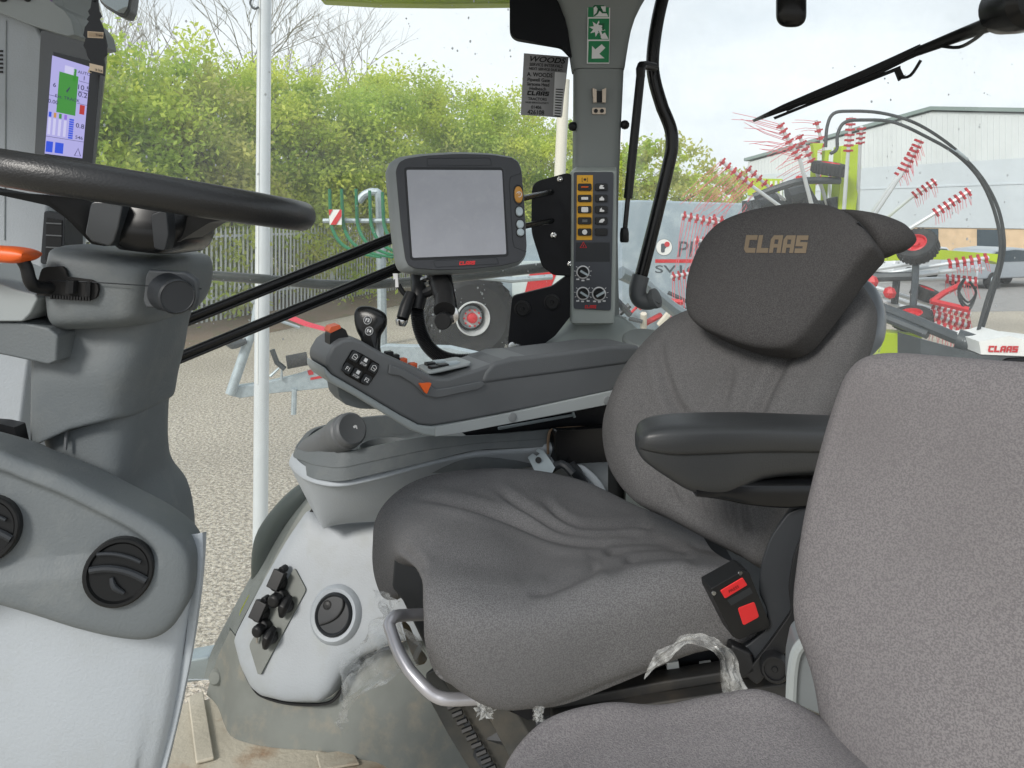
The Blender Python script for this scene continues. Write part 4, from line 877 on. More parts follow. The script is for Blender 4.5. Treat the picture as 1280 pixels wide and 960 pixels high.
# black bracket plates on the pillar
pl = Plane(P(690, 290, 1.83), V((-.1, -1, 0)))
m = MB(); m.prism(rounded(pl.pts([(665, 228), (716, 214), (720, 346), (692, 344), (678, 334), (664, 290)]), .22, 4), V((0, .012, 0))); br = ob('bracket_plate', m, M['blacksteel'], cab, bevel=.002)
for x, y in ((700, 224), (692, 294), (713, 330)):
    m = MB(); c = pl.hit(x, y, .001); m.lathe(c, pl.n, [(.007, 0), (.007, .004), (.003, .006), (.001, .005)], 12); ob('bolt', m, M['chrome'], br)
for ya, yb in ((249, 241), (284, 277)):
    m = MB(); m.tube([P(648, ya, 1.60), P(690, yb-1, 1.80)], .0065, 10); ob('support_rod', m, M['blackgloss'], br)
pl = Plane(P(680, 400, 1.84), V((-.1, -1, 0)))
m = MB(); m.prism(rounded(pl.pts([(640, 370), (690, 358), (714, 340), (716, 392), (694, 420), (672, 436), (634, 438)]), .12, 4), V((0, .02, 0))); b2 = ob('black_cover', m, M['blacksteel'], cab, bevel=.003)
for x, y in ((653, 386), (690, 378)):
    m = MB(); c = pl.hit(x, y, .0); m.lathe(c, pl.n, [(.02, 0), (.02, .003), (.016, .004), (.015, .001), (.005, .001), (.004, .006), (.001, .006)], 24); ob('screw_knob', m, M['blackp'], b2)
m = MB(); m.lathe(P(644, 434, 1.79), V((0, -.5, 1)), [(.016, 0), (.016, .005), (.01, .008), (.001, .008)], 16); ob('chrome_button', m, M['chrome'], b2)
# gas strut
gs = thing('gas_strut', P(786, 300, 2.0), 'slim black gas strut hanging beside the pillar', 'gas strut')
m = MB(); m.cyl(P(802, 82, 1.86), P(785, 248, 1.86), .0108, n=16); m.tube([P(801, 96, 1.86), P(802, 82, 1.86), P(818, 84, 1.92)], .011, 10, 3); ob('cylinder', m, M['blackp'], gs)
m = MB(); m.cyl(P(785, 246, 1.86), P(781, 288, 1.86), .006, n=10); ob('rod', m, M['blackgloss'], gs)
m = MB(); m.lathe(P(780.5, 303, 1.86), UP, [(.009, 0), (.011, .004), (.011, .022), (.009, .034), (.006, .036)], 16); ob('end_socket', m, M['blackp'], gs)
# bent window handle
wh_ = thing('window_handle', P(815, 370, 1.98), 'bent black tubular handle of the rear side window', 'handle')
m = MB(); m.tube(cr_spline([P(838, -40, 1.96), P(823, 20, 1.96), P(816, 70, 1.96), P(818, 100, 1.96), P(828, 135, 1.96)], 5)[:-1]+cr_spline([P(828, 135, 1.96), P(838, 160, 1.96), P(840, 180, 1.96), P(837, 200, 1.96), P(818, 280, 1.96), P(800, 350, 1.96)], 5), .0165, 18); ob('tube', m, M['blackgloss'], wh_)
m = MB(); m.tube([P(801, 345, 1.96), P(797, 362, 1.955), P(800, 374, 1.95), P(812, 377, 1.94), P(820, 371, 1.93)], [.022, .022, .022, .021, .021], 18, 5); m.lathe(P(816, 374, 1.935), V((.7, -.5, .3)), [(.022, 0), (.0255, .002), (.0255, .012), (.02, .014), (.001, .014)], 20); ob('elbow', m, M['pldark'], wh_)
m = MB(); m.tube([P(776, 341, 2.12), P(800, 352, 2.15), P(840, 385, 2.2), P(870, 405, 2.2)], .02, 8); ob('outer_rail', m, M['galv'], cab)
# black rails outside the door
for nm, a, b, r_, lab in (('grab_rail', (225, 402, 1.58), (505, 290, 1.76), .0098, 'upper slanting black rail outside the far door'), ('grab_rail', (208, 452, 1.56), (505, 330, 1.74), .0098, 'lower slanting black rail outside the far door')):
    m = MB(); A_, B_ = P(*a), P(*b); m.tube([A_, A_.lerp(B_, .5), B_], r_, 14)
    n_ = (B_-A_).cross(V((0, 1, 0))).normalized(); m.tube([A_-n_*r_*1.25, B_-n_*r_*1.25], r_*.35, 8)
    ob(nm, m, M['blackgloss'], cab, lab)
m = MB(); m.tube([P(245, 343, 2.1), P(330, 349, 2.1), P(420, 356, 2.1), P(520, 352, 2.08), P(600, 343, 2.05), P(720, 330, 2.0)], .0135, 12, 4); ob('mirror_arm', m, mat('rail_green_black', (38, 48, 46), .35), cab)
# wiper on the rear window
wp = thing('wiper', P(1100, 100, 1.84), 'black wiper with slotted blade slanting across the rear window', 'wiper')
m = MB(); pw = plane3(P(943, 150, 2.02), P(1250, 28, 1.62), P(1250, 60, 1.62))
m.prism(pw.pts([(942, 149), (980, 130), (1010, 117), (1080, 87), (1122, 68), (1150, 55), (1156, 66), (1127, 79), (1087, 97), (1015, 126), (984, 138), (944, 152)]), V((0, .012, 0)))
for xa, xb in ((985, 1000), (1006, 1012), (1020, 1036), (1046, 1060), (1074, 1122)): m.prism(pw.pts([(xa, 139-(xa-985)*.432), (xb, 139-(xb-985)*.432), (xb, 132.5-(xb-985)*.432), (xa, 132.5-(xa-985)*.432)], .001), V((0, .01, 0)))
m.prism(pw.pts([(968, 146), (1126, 82), (1126, 87), (970, 149)], .001), V((0, .008, 0))); ob('blade', m, M['blackp'], wp)
m = MB(); m.tube([pw.hit(978, 138, .006), pw.hit(1040, 117, .006), pw.hit(1100, 91, .006), pw.hit(1170, 56, .006)], .005, 8); m.tube([pw.hit(1145, 66, .006), pw.hit(1205, 43, .006), pw.hit(1262, 22, .006)], [.010, .014, .018], 10); m.prism(pw.pts([(1120, 86), (1126, 84), (1131, 95), (1134, 93), (1126, 101)], .004), V((0, .01, 0))); m.tube([pw.hit(1126, 98, .01), pw.hit(1140, 95, .01), pw.hit(1153, 76, .01)], .0035, 6, 4); m.tube([pw.hit(1175, 58, .01), pw.hit(1200, 60, .01), pw.hit(1220, 50, .01), pw.hit(1232, 40, .01)], .004, 6, 4); ob('arm', m, M['blackp'], wp)
m = MB(); m.lathe(P(1272, 8, 1.56), V((0, -1, -.1)), [(.05, -.05), (.055, 0), (.052, .04), (.035, .055), (.001, .058)], 28); ob('motor_cover', m, M['blackgloss'], wp)
m = MB(); pq = Plane(P(988, 10, 1.9), V((-.2, -1, 0))); m.pillow(rounded(pq.pts([(970, -40), (1008, -40), (1008, 34), (970, 34)]), .45, 8), pq.n, .02, .02); ob('window_latch', m, M['blackgloss'], cab)
# service sticker on the glass
rp = Plane(RSIDE.p-RT*.006, RT); U3 = (rp.hit(711, 71)-rp.hit(655, 67)).normalized(); V3 = (rp.hit(655, 67)-rp.hit(651, 144)).normalized()
m = MB(); m.prism(rp.pts([(655, 66.5), (711, 71), (702, 147), (651, 143.5)]), RT*.0008); ss = ob('service_sticker', m, mat('sticker_silver', (150, 150, 152), .45, .2), None, 'silver service interval sticker with black lettering stuck on the window', 'sticker')
m = MB()
def st_(txt, x, y, size, bold=0, shear=0, sx=1): m.text(txt, rp.hit(x, y, .0012), U3, V3, size, bold=bold, shear=shear, sx=sx, thick=.0002)
k_ = 1.97/FL
st_('WOODS', 683, 78, 9.5*k_, .02, .3, 1.35); st_('SERVICE INTERVALS', 682.5, 83.5, 5.4*k_, .02, 0, .95); st_('NEXT SERVICE DUE AT:', 682, 88.3, 4.4*k_, .02, 0, 1)
st_('A. WOODS', 674.5, 96, 7.2*k_, .015, 0, .95); st_('Pipwell Gate', 673, 102, 6*k_, .015); st_('Saracens Head', 672.5, 107.5, 6*k_, .015, 0, .85); st_('Holbeach', 672, 113, 6*k_, .015)
st_('TRACTORS', 671.5, 125.5, 5*k_, .02); st_('SALES SERVICE & PARTS', 671, 129.5, 3*k_, .02); st_('01406', 670, 136, 5.6*k_, .015); st_('426108', 669.5, 143, 7.6*k_, .02)
logo(m, 'CLAAS', lambda s_, t_: rp.hit(659+s_*27, 119+s_*1.2-t_*5.5, .0012), .0002, -RT)
for i in range(11): y = 111+i*3.3; m.prism(rp.pts([(694.5-(y-111)*.05, y), (704-(y-111)*.12, y+.6), (703.9-(y-111)*.12, y+1.9), (694.4-(y-111)*.05, y+1.3)], .0018), RT*.0002)
ob('sticker_lettering', m, mat('ink_black', (14, 14, 16), .5), ss)
m = MB(); m.prism(rp.pts([(693.5, 90), (707.5, 91), (702.5, 145.5), (691, 144.5)], .0012), RT*.0004); ob('clear_window', m, M['printwhite'], ss)
# ================================================================== SEATS
def fabric(name, a, b, sc_=420, st=.6):
    m = mat(name, a, .95, bump=(sc_, st, .0012), col2=(b, sc_*.8, 1), var=(4, .2), spec=.15); return m
M['fab'] = fabric('seat_fabric', (114, 114, 116), (90, 90, 92), 760, .9)
M['fabdark'] = fabric('headrest_fabric', (76, 75, 75), (60, 59, 60), 760, .9)
M['fabmid'] = fabric('backrest_fabric', (102, 101, 102), (80, 80, 81), 760, .9)
M['fablight'] = fabric('passenger_fabric', (126, 123, 124), (103, 100, 102), 820, 1.0)
M['armp'] = mat('armrest_plastic', (44, 46, 48), .42, bump=(420, .3, .0008))
M['silver'] = mat('silver_tube', (178, 178, 184), .35, .5)
M['interior'] = mat('dark_bulkhead', (52, 54, 56), .7)
# bulkhead behind and beside the seats
m = MB(); m.prism([V((.2, 1.72, FZ)), V((.3, 1.86, FZ)), rq(950, 1.97, -.45).copy(), rq(860, 1.98, -.45).copy()], V((.0, .02, 0)))
q2 = [(620, 1.79), (700, 1.84), (778, 1.88), (860, 1.97), (950, 1.95), (1100, 1.80), (1300, 1.46), (1560, 1.16)]
m = MB(); m.patch([[rq(px, d, z) for px, d in q2] for z in (-.36, -.7, -1.07)], 4, 2); m.patch([[rq(px, d+.02, z) for px, d in q2] for z in (-.36, -.7, -1.07)], 4, 2); ob('cab_bulkhead', m, M['interior'], cab)
ds = thing('driver_seat', P(800, 900, 1.2), 'driver seat in worn grey fabric with dark head rest and black armrest', 'seat')
ds.location.z = FZ
# cushion: rows far -> near, columns front -> back
rows = [
 [(500, 748, 1.40), (486, 740, 1.40), (484, 700, 1.43), (500, 668, 1.46), (560, 640, 1.50), (640, 630, 1.52), (720, 640, 1.54), (800, 670, 1.54), (870, 690, 1.50)],
 [(498, 748, 1.33), (478, 742, 1.33), (466, 695, 1.345), (476, 640, 1.38), (530, 600, 1.43), (630, 586, 1.45), (720, 600, 1.47), (800, 636, 1.47), (870, 660, 1.44)],
 [(512, 738, 1.30), (496, 740, 1.275), (482, 692, 1.285), (492, 640, 1.32), (545, 612, 1.355), (640, 610, 1.37), (730, 630, 1.38), (800, 652, 1.37), (880, 672, 1.34)],
 [(522, 716, 1.30), (502, 704, 1.24), (493, 684, 1.235), (512, 648, 1.27), (570, 630, 1.29), (650, 655, 1.27), (735, 672, 1.25), (810, 676, 1.26), (890, 688, 1.24)],
 [(536, 722, 1.22), (520, 709, 1.16), (512, 694, 1.155), (540, 668, 1.18), (600, 668, 1.19), (665, 686, 1.18), (740, 694, 1.165), (820, 694, 1.17), (905, 700, 1.16)],
 [(546, 752, 1.12), (533, 733, 1.075), (531, 715, 1.075), (560, 702, 1.10), (620, 704, 1.11), (680, 716, 1.10), (745, 713, 1.09), (830, 704, 1.10), (918, 706, 1.09)],
 [(545, 780, 1.02), (532, 770, 1.02), (534, 745, 1.02), (565, 730, 1.03), (630, 734, 1.035), (690, 738, 1.035), (750, 726, 1.035), (840, 711, 1.04), (930, 713, 1.04)],
 [(548, 815, 1.01), (533, 805, 1.0), (536, 785, .99), (570, 775, .985), (635, 778, .985), (695, 775, .99), (760, 762, 1.0), (850, 742, 1.01), (938, 735, 1.015)],
 [(560, 840, 1.03), (545, 838, 1.02), (556, 838, .99), (590, 842, .98), (640, 845, .98), (698, 840, .985), (765, 815, .995), (855, 785, 1.005), (944, 770, 1.01)],
 [(575, 852, 1.05), (560, 850, 1.03), (575, 862, 1.01), (610, 880, 1.0), (645, 886, 1.0), (700, 879, 1.005), (770, 852, 1.01), (860, 818, 1.02), (946, 800, 1.02)],
 [(580, 846, 1.12), (575, 846, 1.10), (590, 850, 1.08), (620, 866, 1.06), (650, 874, 1.06), (705, 866, 1.06), (775, 842, 1.07), (865, 808, 1.07), (946, 792, 1.07)],
]
def crease_field(lines):
    segs = []
    for A, w_, l in lines:
        pts = cr_spline([V((462+x*.4008, 550+y*.4008, 0)) for x, y in l], 5)
        xs = [q.x for q in pts]; ys = [q.y for q in pts]
        segs.append((A, w_, pts, min(xs)-22, max(xs)+22, min(ys)-22, max(ys)+22))
    def f(p):
        px = HX+FL*p.x/p.y; py = HY-FL*(p.z-CZ)/p.y; r = 0
        for A, w_, pts, x0, x1, y0, y1 in segs:
            if not (x0 < px < x1 and y0 < py < y1): continue
            best = 1e9; bi = 0
            for k in range(len(pts)-1):
                a, b = pts[k], pts[k+1]; dx, dy = b.x-a.x, b.y-a.y; l2 = dx*dx+dy*dy+1e-9
                t = min(1, max(0, ((px-a.x)*dx+(py-a.y)*dy)/l2)); d = math.hypot(px-a.x-t*dx, py-a.y-t*dy)
                if d < best: best = d; bi = (k+t)/(len(pts)-1)
            fade = min(1, bi/.18, (1-bi)/.12)
            r += A*fade*(-math.exp(-(best/w_)**2)+.5*math.exp(-((best-2.2*w_)/(1.3*w_))**2))
        return r
    return f
ccre = crease_field([(.0068, 4.2, [(380, 140), (440, 185), (520, 240), (590, 280), (680, 298), (780, 298), (905, 300)]),
 (.0080, 4.6, [(130, 178), (230, 190), (340, 215), (450, 255), (560, 300), (650, 320), (760, 324), (900, 320), (955, 326)]),
 (.0060, 4.0, [(540, 180), (585, 235), (650, 268), (740, 274), (840, 270), (885, 280)]),
 (.0075, 4.4, [(735, 353), (760, 351), (850, 347), (960, 343), (1000, 350)]),
 (.0075, 4.4, [(790, 381), (870, 373), (1010, 366)]),
 (.0060, 7.0, [(490, 480), (560, 462), (640, 430), (690, 405), (712, 385)]),
 (.0040, 5.0, [(100, 330), (140, 370), (170, 410)])])
def cdisp(u, v, p):
    return ccre(p)+.003*math.sin(u*9+v*5)*math.sin(v*8+1)
m = MB(); m.patch([[P(*q) for q in r_] for r_ in rows], 16, 16, disp=cdisp); cu = ob('seat_cushion', m, M['fab'], ds, ang=180)
# black seat pan seen in the front notch, and below
m = MB(); m.prism([P(x, y, 1.24) for x, y in [(492, 690), (520, 700), (545, 720), (545, 835), (530, 810), (502, 752), (488, 735)]], V((.02, .05, 0))); ob('seat_pan', m, M['plcharcoal'], ds, bevel=.006)
m = MB(); m.prism([P(x, y, 1.10) for x, y in [(530, 800), (640, 872), (800, 830), (960, 780), (1010, 800), (1010, 850), (820, 868), (660, 900), (560, 852)]], V((0, .3, .02))); ob('seat_frame', m, M['blacksteel'], ds)
m = MB(); m.prism([P(x, y, 1.06) for x, y in [(690, 878), (830, 852), (1000, 826), (1000, 838), (830, 866), (690, 892)]], V((0, .03, .0))); m.prism([P(x, y, 1.04) for x, y in [(690, 898), (1000, 852), (1000, 880), (690, 930)]], V((0, .05, .0))); ob('seat_rail', m, mat('rail_dusty', (40, 40, 40), .6, var=(20, .3), dirt=((84, 76, 64), 9, .5)), ds, bevel=.003)
for x, y in ((842, 833), (884, 836)):
    m = MB(); m.prism([P(x-8, y-4, 1.085), P(x+6, y-6, 1.085), P(x+7, y+2, 1.085), P(x-8, y+4, 1.085)], V((0, .01, 0))); ob('slot_tab', m, M['galvdull'], ds)
# suspension bellows and base
m = MB(); rg = []
for i, (y, e) in enumerate([(862, 0), (885, .012), (900, 0), (920, .012), (940, 0), (962, .012), (990, 0), (1020, .01)]):
    a, b = P(560+i*7, y, 1.13), P(1000, y-20, 1.13); c = (a+b)/2+V((0, .16, 0)); rg.append(ring(c, (b-a)/2+V((e, 0, 0)), V((0, .17+e, 0)), 32, 6))
m.loft(rg, 2); ob('bellows', m, M['plcharcoal'], ds)
def bar(name, poly, d, dep, mt, bev=.003):
    m = MB(); m.prism([P(x, y, d if not isinstance(d, list) else d[i]) for i, (x, y) in enumerate(poly)], dep); return ob(name, m, mt, ds, bevel=bev)
M['raild'] = mat('slide_dark', (52, 55, 56), .55, var=(25, .3), dirt=((88, 82, 72), 8, .6)); 
bar('slide_cover', [(531, 842), (545, 836), (570, 872), (640, 975), (600, 985), (560, 920), (534, 872)], 1.16, V((.06, .1, 0)), M['raild'])
bar('slide_rail', [(536, 822), (556, 838), (600, 880), (660, 975), (632, 980), (575, 886)], 1.12, V((.05, .08, 0)), M['raild'])
bar('slide_rail', [(596, 872), (640, 882), (700, 985), (656, 985)], 1.10, V((.05, .08, 0)), M['raild'])
m = MB()
for i in range(9): t = i/8; m.tube([P(560+t*48, 885+t*78, 1.11), P(572+t*48, 880+t*78, 1.11)], .004, 6)
ob('rack_teeth', m, M['blackp'], ds)
# silver handle bar
m = MB(); m.tube(cr_spline([P(535, 768, 1.19), P(508, 769, 1.16), P(493, 771, 1.135), P(486, 780, 1.125)], 5)[:-1]+cr_spline([P(486, 780, 1.125), P(497, 812, 1.10), P(512, 838, 1.08)], 4)[:-1]+cr_spline([P(512, 838, 1.08), P(530, 858, 1.065), P(545, 870, 1.06), P(562, 874, 1.06), P(598, 873, 1.08)], 4), .0088, 14); ob('release_handle', m, M['silver'], ds)
# backrest
pb = plane3(P(765, 540, 1.44), P(1000, 600, 1.17), P(1085, 400, 1.24))
bo = [(860, 395), (832, 412), (790, 458), (767, 505), (759, 545), (768, 590), (796, 628), (835, 648), (880, 672), (925, 695), (952, 709), (968, 690), (990, 640), (1022, 570), (1060, 490), (1084, 430), (1092, 396), (1088, 372), (1060, 345), (1000, 360), (920, 375)]
bl = cr_spline(pb.pts(bo), 8, True)
U4 = (pb.hit(1000, 600)-pb.hit(800, 550)).normalized()
bc = pb.hit(930, 530)
bcre = crease_field([(.006, 4, [(975, 150), (985, 195), (1005, 232), (1025, 225), (1035, 190)]), (.006, 4, [(1060, 150), (1066, 230), (1085, 275), (1105, 265), (1112, 200)]), (.006, 4, [(1135, 150), (1140, 250), (1158, 292), (1175, 280), (1182, 200)]), (.005, 4, [(1205, 160), (1208, 260), (1222, 320)]),
 (.010, 6, [(948, -275), (965, -180), (1000, -80), (1050, -15)]), (.008, 7, [(1370, -270), (1310, -170), (1262, -70), (1240, -30)]), (.006, 6, [(1125, -60), (1150, -120), (1165, -200)])])
def bdisp(p, t):
    if t > .95: return 0
    x = (p-bc).dot(U4)
    return (bcre(p)+.016*(min(1, abs(x)/.15)**2)-.009)*min(1, (.95-t)/.12)
m = MB(); m.pillow(bl, pb.n, .055, .06, 3.4, 44, bc, bdisp); bk_ = ob('backrest', m, M['fabmid'], ds, ang=180)
m = MB(); ph_ = Plane(pb.p-pb.n*.07, pb.n); m.pillow(cr_spline(ph_.pts([(1040, 350), (1086, 352), (1104, 380), (1104, 420), (1082, 450), (1050, 520), (980, 520), (900, 500), (880, 440), (900, 380)]), 4, True), pb.n, .03, .035, 3); ob('back_shell', m, mat('shell_grey', (112, 118, 124), .35), ds)
# head rest
ph = plane3(P(868, 370, 1.36), P(985, 440, 1.19), P(1030, 290, 1.24))
ho = [(864, 388), (866, 352), (876, 322), (890, 298), (912, 280), (950, 267), (1000, 260), (1040, 262), (1068, 274), (1086, 292), (1098, 312), (1090, 324), (1072, 345), (1050, 375), (1022, 412), (1006, 430), (985, 441), (945, 438), (905, 424), (876, 409)]
hl = cr_spline(ph.pts(ho), 5, True)
m = MB(); m.pillow(hl, ph.n, .034, .05, 5.2, 24, ph.hit(975, 350)); hr = ob('head_rest', m, M['fabdark'], ds, ang=180)
g = []
for i, (t0, b0, d) in enumerate([((990, 263), (1020, 320), 1.30), ((1030, 262), (1060, 324), 1.26), ((1065, 262), (1085, 325), 1.20), ((1095, 267), (1102, 323), 1.19), ((1118, 275), (1114, 318), 1.19), ((1127, 280.5), (1122, 316), 1.19), ((1133, 287), (1130, 311), 1.195), ((1136, 293), (1135, 305), 1.20), ((1136.6, 298), (1136.4, 300), 1.205)]):
    a, b = P(*t0, d+.03), P(*b0, d+.03); c = (a+b)/2; g.append(ring(c, (a-b)/2, V((0, .06-.005*i, 0)), 24, 2.3))
m = MB(); m.loft(g, 4); ob('head_rest_wing', m, M['fabdark'], hr, ang=180)
m = MB(); m.tube([P(1072, 278, 1.18), P(1088, 296, 1.18), P(1098, 312, 1.185), P(1095, 322, 1.195)], .0022, 6, 4); ob('piping', m, M['blackp'], hr)
pe = Plane(ph.hit(970, 305, .0342), ph.n); 
m = MB(); logo(m, 'CLAAS', lambda s_, t_: pe.hit(930.5+s_*78+(1-t_)*1.5, 316-t_*22+s_*.5, 0), .0006, pe.n, shear=.35, gap=.1); ob('embroidery', m, mat('embroidery_tan', (104, 92, 76), .9, bump=(900, .5, .0006)), hr)
# crumpled clear film behind the backrest
def film(name, grid, parent, nn, seed, amp=.006, **kw):
    m = MB(); rn = random.Random(seed); ph1 = [rn.uniform(0, 6.28) for _ in range(8)]
    def dsp(u, v, p): 
        return amp*(math.sin(u*17+v*9+ph1[0])*.4+math.sin(u*7-v*23+ph1[1])*.35+math.sin((u+v)*31+ph1[2])*.25+.5*abs(math.sin(u*29-v*13+ph1[3])))
    m.patch([[P(*q) for q in r_] for r_ in grid], nn, nn, disp=dsp); return ob(name, m, M['film'], parent, ang=25, **kw)
fm = bpy.data.materials.new('clear_film'); fm.use_nodes = True; t = fm.node_tree; t.nodes.clear()
o_ = t.nodes.new('ShaderNodeOutputMaterial'); a_ = t.nodes.new('ShaderNodeBsdfTransparent'); b_ = t.nodes.new('ShaderNodeBsdfPrincipled'); b_.inputs['Base Color'].default_value = (.74, .76, .76, 1); b_.inputs['Roughness'].default_value = .16; b_.inputs['Specular IOR Level'].default_value = .8
x_ = t.nodes.new('ShaderNodeMixShader'); tcn = t.nodes.new('ShaderNodeTexCoord'); n_ = t.nodes.new('ShaderNodeTexNoise'); n_.inputs['Scale'].default_value = 26; n_.inputs['Detail'].default_value = 3; n_.inputs['Distortion'].default_value = 1.5
r_ = t.nodes.new('ShaderNodeMapRange'); r_.inputs[1].default_value = .35; r_.inputs[2].default_value = .68; r_.inputs[3].default_value = .10; r_.inputs[4].default_value = .48
t.links.new(tcn.outputs['Object'], n_.inputs['Vector']); t.links.new(n_.outputs['Fac'], r_.inputs[0]); t.links.new(r_.outputs[0], x_.inputs[0]); t.links.new(a_.outputs[0], x_.inputs[1]); t.links.new(b_.outputs[0], x_.inputs[2]); t.links.new(x_.outputs[0], o_.inputs[0])
bn = t.nodes.new('ShaderNodeBump'); bn.inputs['Strength'].default_value = .6; bn.inputs['Distance'].default_value = .004; t.links.new(n_.outputs['Fac'], bn.inputs['Height']); t.links.new(bn.outputs[0], b_.inputs['Normal'])
M['film'] = fm
film('plastic_film', [[(472, 738, 1.32), (488, 742, 1.28), (500, 752, 1.25)], [(474, 752, 1.30), (486, 760, 1.26), (496, 772, 1.24)], [(480, 766, 1.27), (488, 776, 1.2), (500, 790, 1.2)], [(466, 780, 1.26), (490, 806, 1.16), (530, 822, 1.2)], [(455, 800, 1.25), (480, 822, 1.15), (505, 840, 1.15)], [(434, 832, 1.24), (455, 846, 1.15), (480, 852, 1.14)], [(430, 858, 1.2), (440, 868, 1.16), (446, 872, 1.15)], [(428, 884, 1.18), (433, 889, 1.17), (438, 886, 1.16)], [(422, 904, 1.17), (424, 907, 1.17), (434, 896, 1.16)]], None, 6, 3, .012, label='torn clear plastic film hanging from the front of the driver seat', cat='plastic film')
film('plastic_film', [[(805, 846, .985), (812, 830, .98), (822, 812, .975)], [(830, 826, .975), (832, 816, .97), (838, 806, .97)], [(856, 806, .965), (858, 800, .965), (862, 795, .97)], [(880, 808, .96), (886, 803, .96), (892, 800, .965)], [(898, 822, .955), (906, 820, .955), (914, 812, .96)], [(900, 846, .95), (912, 842, .95), (920, 830, .96)], [(903, 866, .945), (918, 866, .945), (931, 860, .955)]], None, 6, 8, .005, label='torn clear plastic film caught under the seat cushion beside the buckle', cat='plastic film')
film('plastic_film', [[(1085, 418, 1.30), (1094, 412, 1.32), (1101, 420, 1.34)], [(1080, 432, 1.28), (1090, 430, 1.30), (1100, 440, 1.32)], [(1070, 452, 1.26), (1085, 452, 1.28), (1101, 456, 1.3)]], None, 6, 11, .006, label='crumpled clear plastic film behind the top of the driver backrest', cat='plastic film')
film('plastic_film', [[(596, 880, 1.02), (604, 878, 1.02), (614, 884, 1.02)], [(598, 888, 1.01), (606, 890, 1.0), (613, 892, 1.01)], [(602, 893, 1.01), (608, 896, 1.0), (612, 894, 1.01)]], None, 6, 13, .008, label='small scrap of clear plastic film beside the silver handle end', cat='plastic film')
film('plastic_film', [[(666, 884, 1.0), (673, 882, 1.0), (682, 884, 1.0)], [(668, 892, 1.0), (672, 893, .995), (676, 893, 1.0)], [(668, 900, 1.0), (674, 902, .995), (680, 900, 1.0)]], None, 6, 15, .004, label='tiny curl of clear plastic film under the gathered seat hem', cat='plastic film')
m = MB(); m.patch([[P(500, 770, 1.22), P(512, 782, 1.23)], [P(508, 800, 1.2), P(524, 808, 1.22)], [P(518, 826, 1.18), P(534, 822, 1.2)], [P(522, 832, 1.17), P(530, 830, 1.19)]], 3, 3); ob('foam_liner', m, mat('liner_tan', (146, 132, 106), .9), ds)
# near armrest
S_ = [(798, 551, 558, .97, .010), (801, 544, 572, .965, .022), (812, 540, 585, .96, .030), (835, 537, 602, .958, .036), (868, 535, 622, .96, .038), (905, 535, 628, .965, .038), (930, 535, 620, .97, .038), (960, 536, 606, .98, .038), (1010, 538, 600, .995, .038), (1060, 540, 600, 1.01, .038), (1100, 542, 600, 1.02, .038)]
m = MB(); rg = []
for x, yt, yb, d, w_ in S_:
    a, b = P(x, yt+5, d), P(x, yb, d); c = (a+b)/2+V((0, w_, 0)); rg.append(ring(c, V((0, w_, 0)), (a-b)/2, 28, 3.4))
m.loft(rg, 5); ar = ob('armrest', m, M['armp'], ds, ang=60)
m = MB(); rg = []
for x, yt, yb, d, w_ in [(799, 547, 562, .962, .016), (812, 540, 568, .953, .034), (846, 535, 574, .95, .042), (905, 533, 573, .958, .044), (960, 533, 571, .972, .044), (1020, 535, 571, .99, .044), (1100, 537, 572, 1.01, .044)]:
    a, b = P(x, yt, d), P(x, yb, d); c = (a+b)/2+V((0, w_, 0)); rg.append(ring(c, V((0, w_, 0)), (a-b)/2, 28, 4))
m.loft(rg, 4); ob('arm_pad', m, M['armp'], ar, ang=60)
m = MB(); m.loft([ring((P(x, yt, d)+P(x, yb, d))/2+V((0, .03, 0)), V((0, .026, 0)), (P(x, yt, d)-P(x, yb, d))/2, 20, 5) for x, yt, yb, d in [(872, 612, 624, .962), (905, 606, 629, .966), (940, 606, 636, .97), (985, 606, 640, .98), (1030, 606, 638, .99), (1100, 606, 636, 1.0)]], 3); ob('arm_bracket', m, M['blackgloss'], ar)
# bracket and recliner beside the buckle
bp = Plane(P(960, 760, 1.0), V((-.28, -1, .1)))
m = MB(); m.prism(rounded(bp.pts([(1010, 632), (985, 640), (962, 672), (950, 708), (948, 742), (958, 762), (958, 786), (934, 806), (912, 818), (918, 836), (948, 842), (975, 820), (988, 792), (1004, 740), (1020, 660)]), .3, 4), V((.02, .035, 0))); so = ob('arm_support', m, M['plcharcoal'], ds, bevel=.008, seg=3)
m = MB(); m.prism(rounded(bp.pts([(1012, 640), (990, 690), (984, 730), (988, 760), (960, 800), (930, 838), (946, 852), (990, 800), (1006, 748), (1030, 660)], .012), .3, 4), V((.01, .02, 0))); ob('strut_plate', m, M['blackp'], so, bevel=.005, seg=3)
m = MB(); m.prism(bp.pts([(914, 800), (940, 812), (946, 836), (926, 846), (908, 838)], .012), V((0, .02, 0))); ob('foot_block', m, M['blackp'], so, bevel=.004)
m = MB(); c = bp.hit(967, 825, .012); m.lathe(c, bp.n, [(.018, 0), (.018, .012), (.0155, .016), (.013, .016), (.0125, .013), (.004, .013), (.003, .015), (.001, .015)], 28); ob('recliner_knob', m, M['blackp'], so)
m = MB(); m.prism([P(x, y, 1.03) for x, y in [(972, 792), (992, 778), (1002, 790), (996, 812), (984, 822)]], V((0, .03, 0))); ob('hinge_cover', m, M['plcharcoal'], ds, bevel=.005)
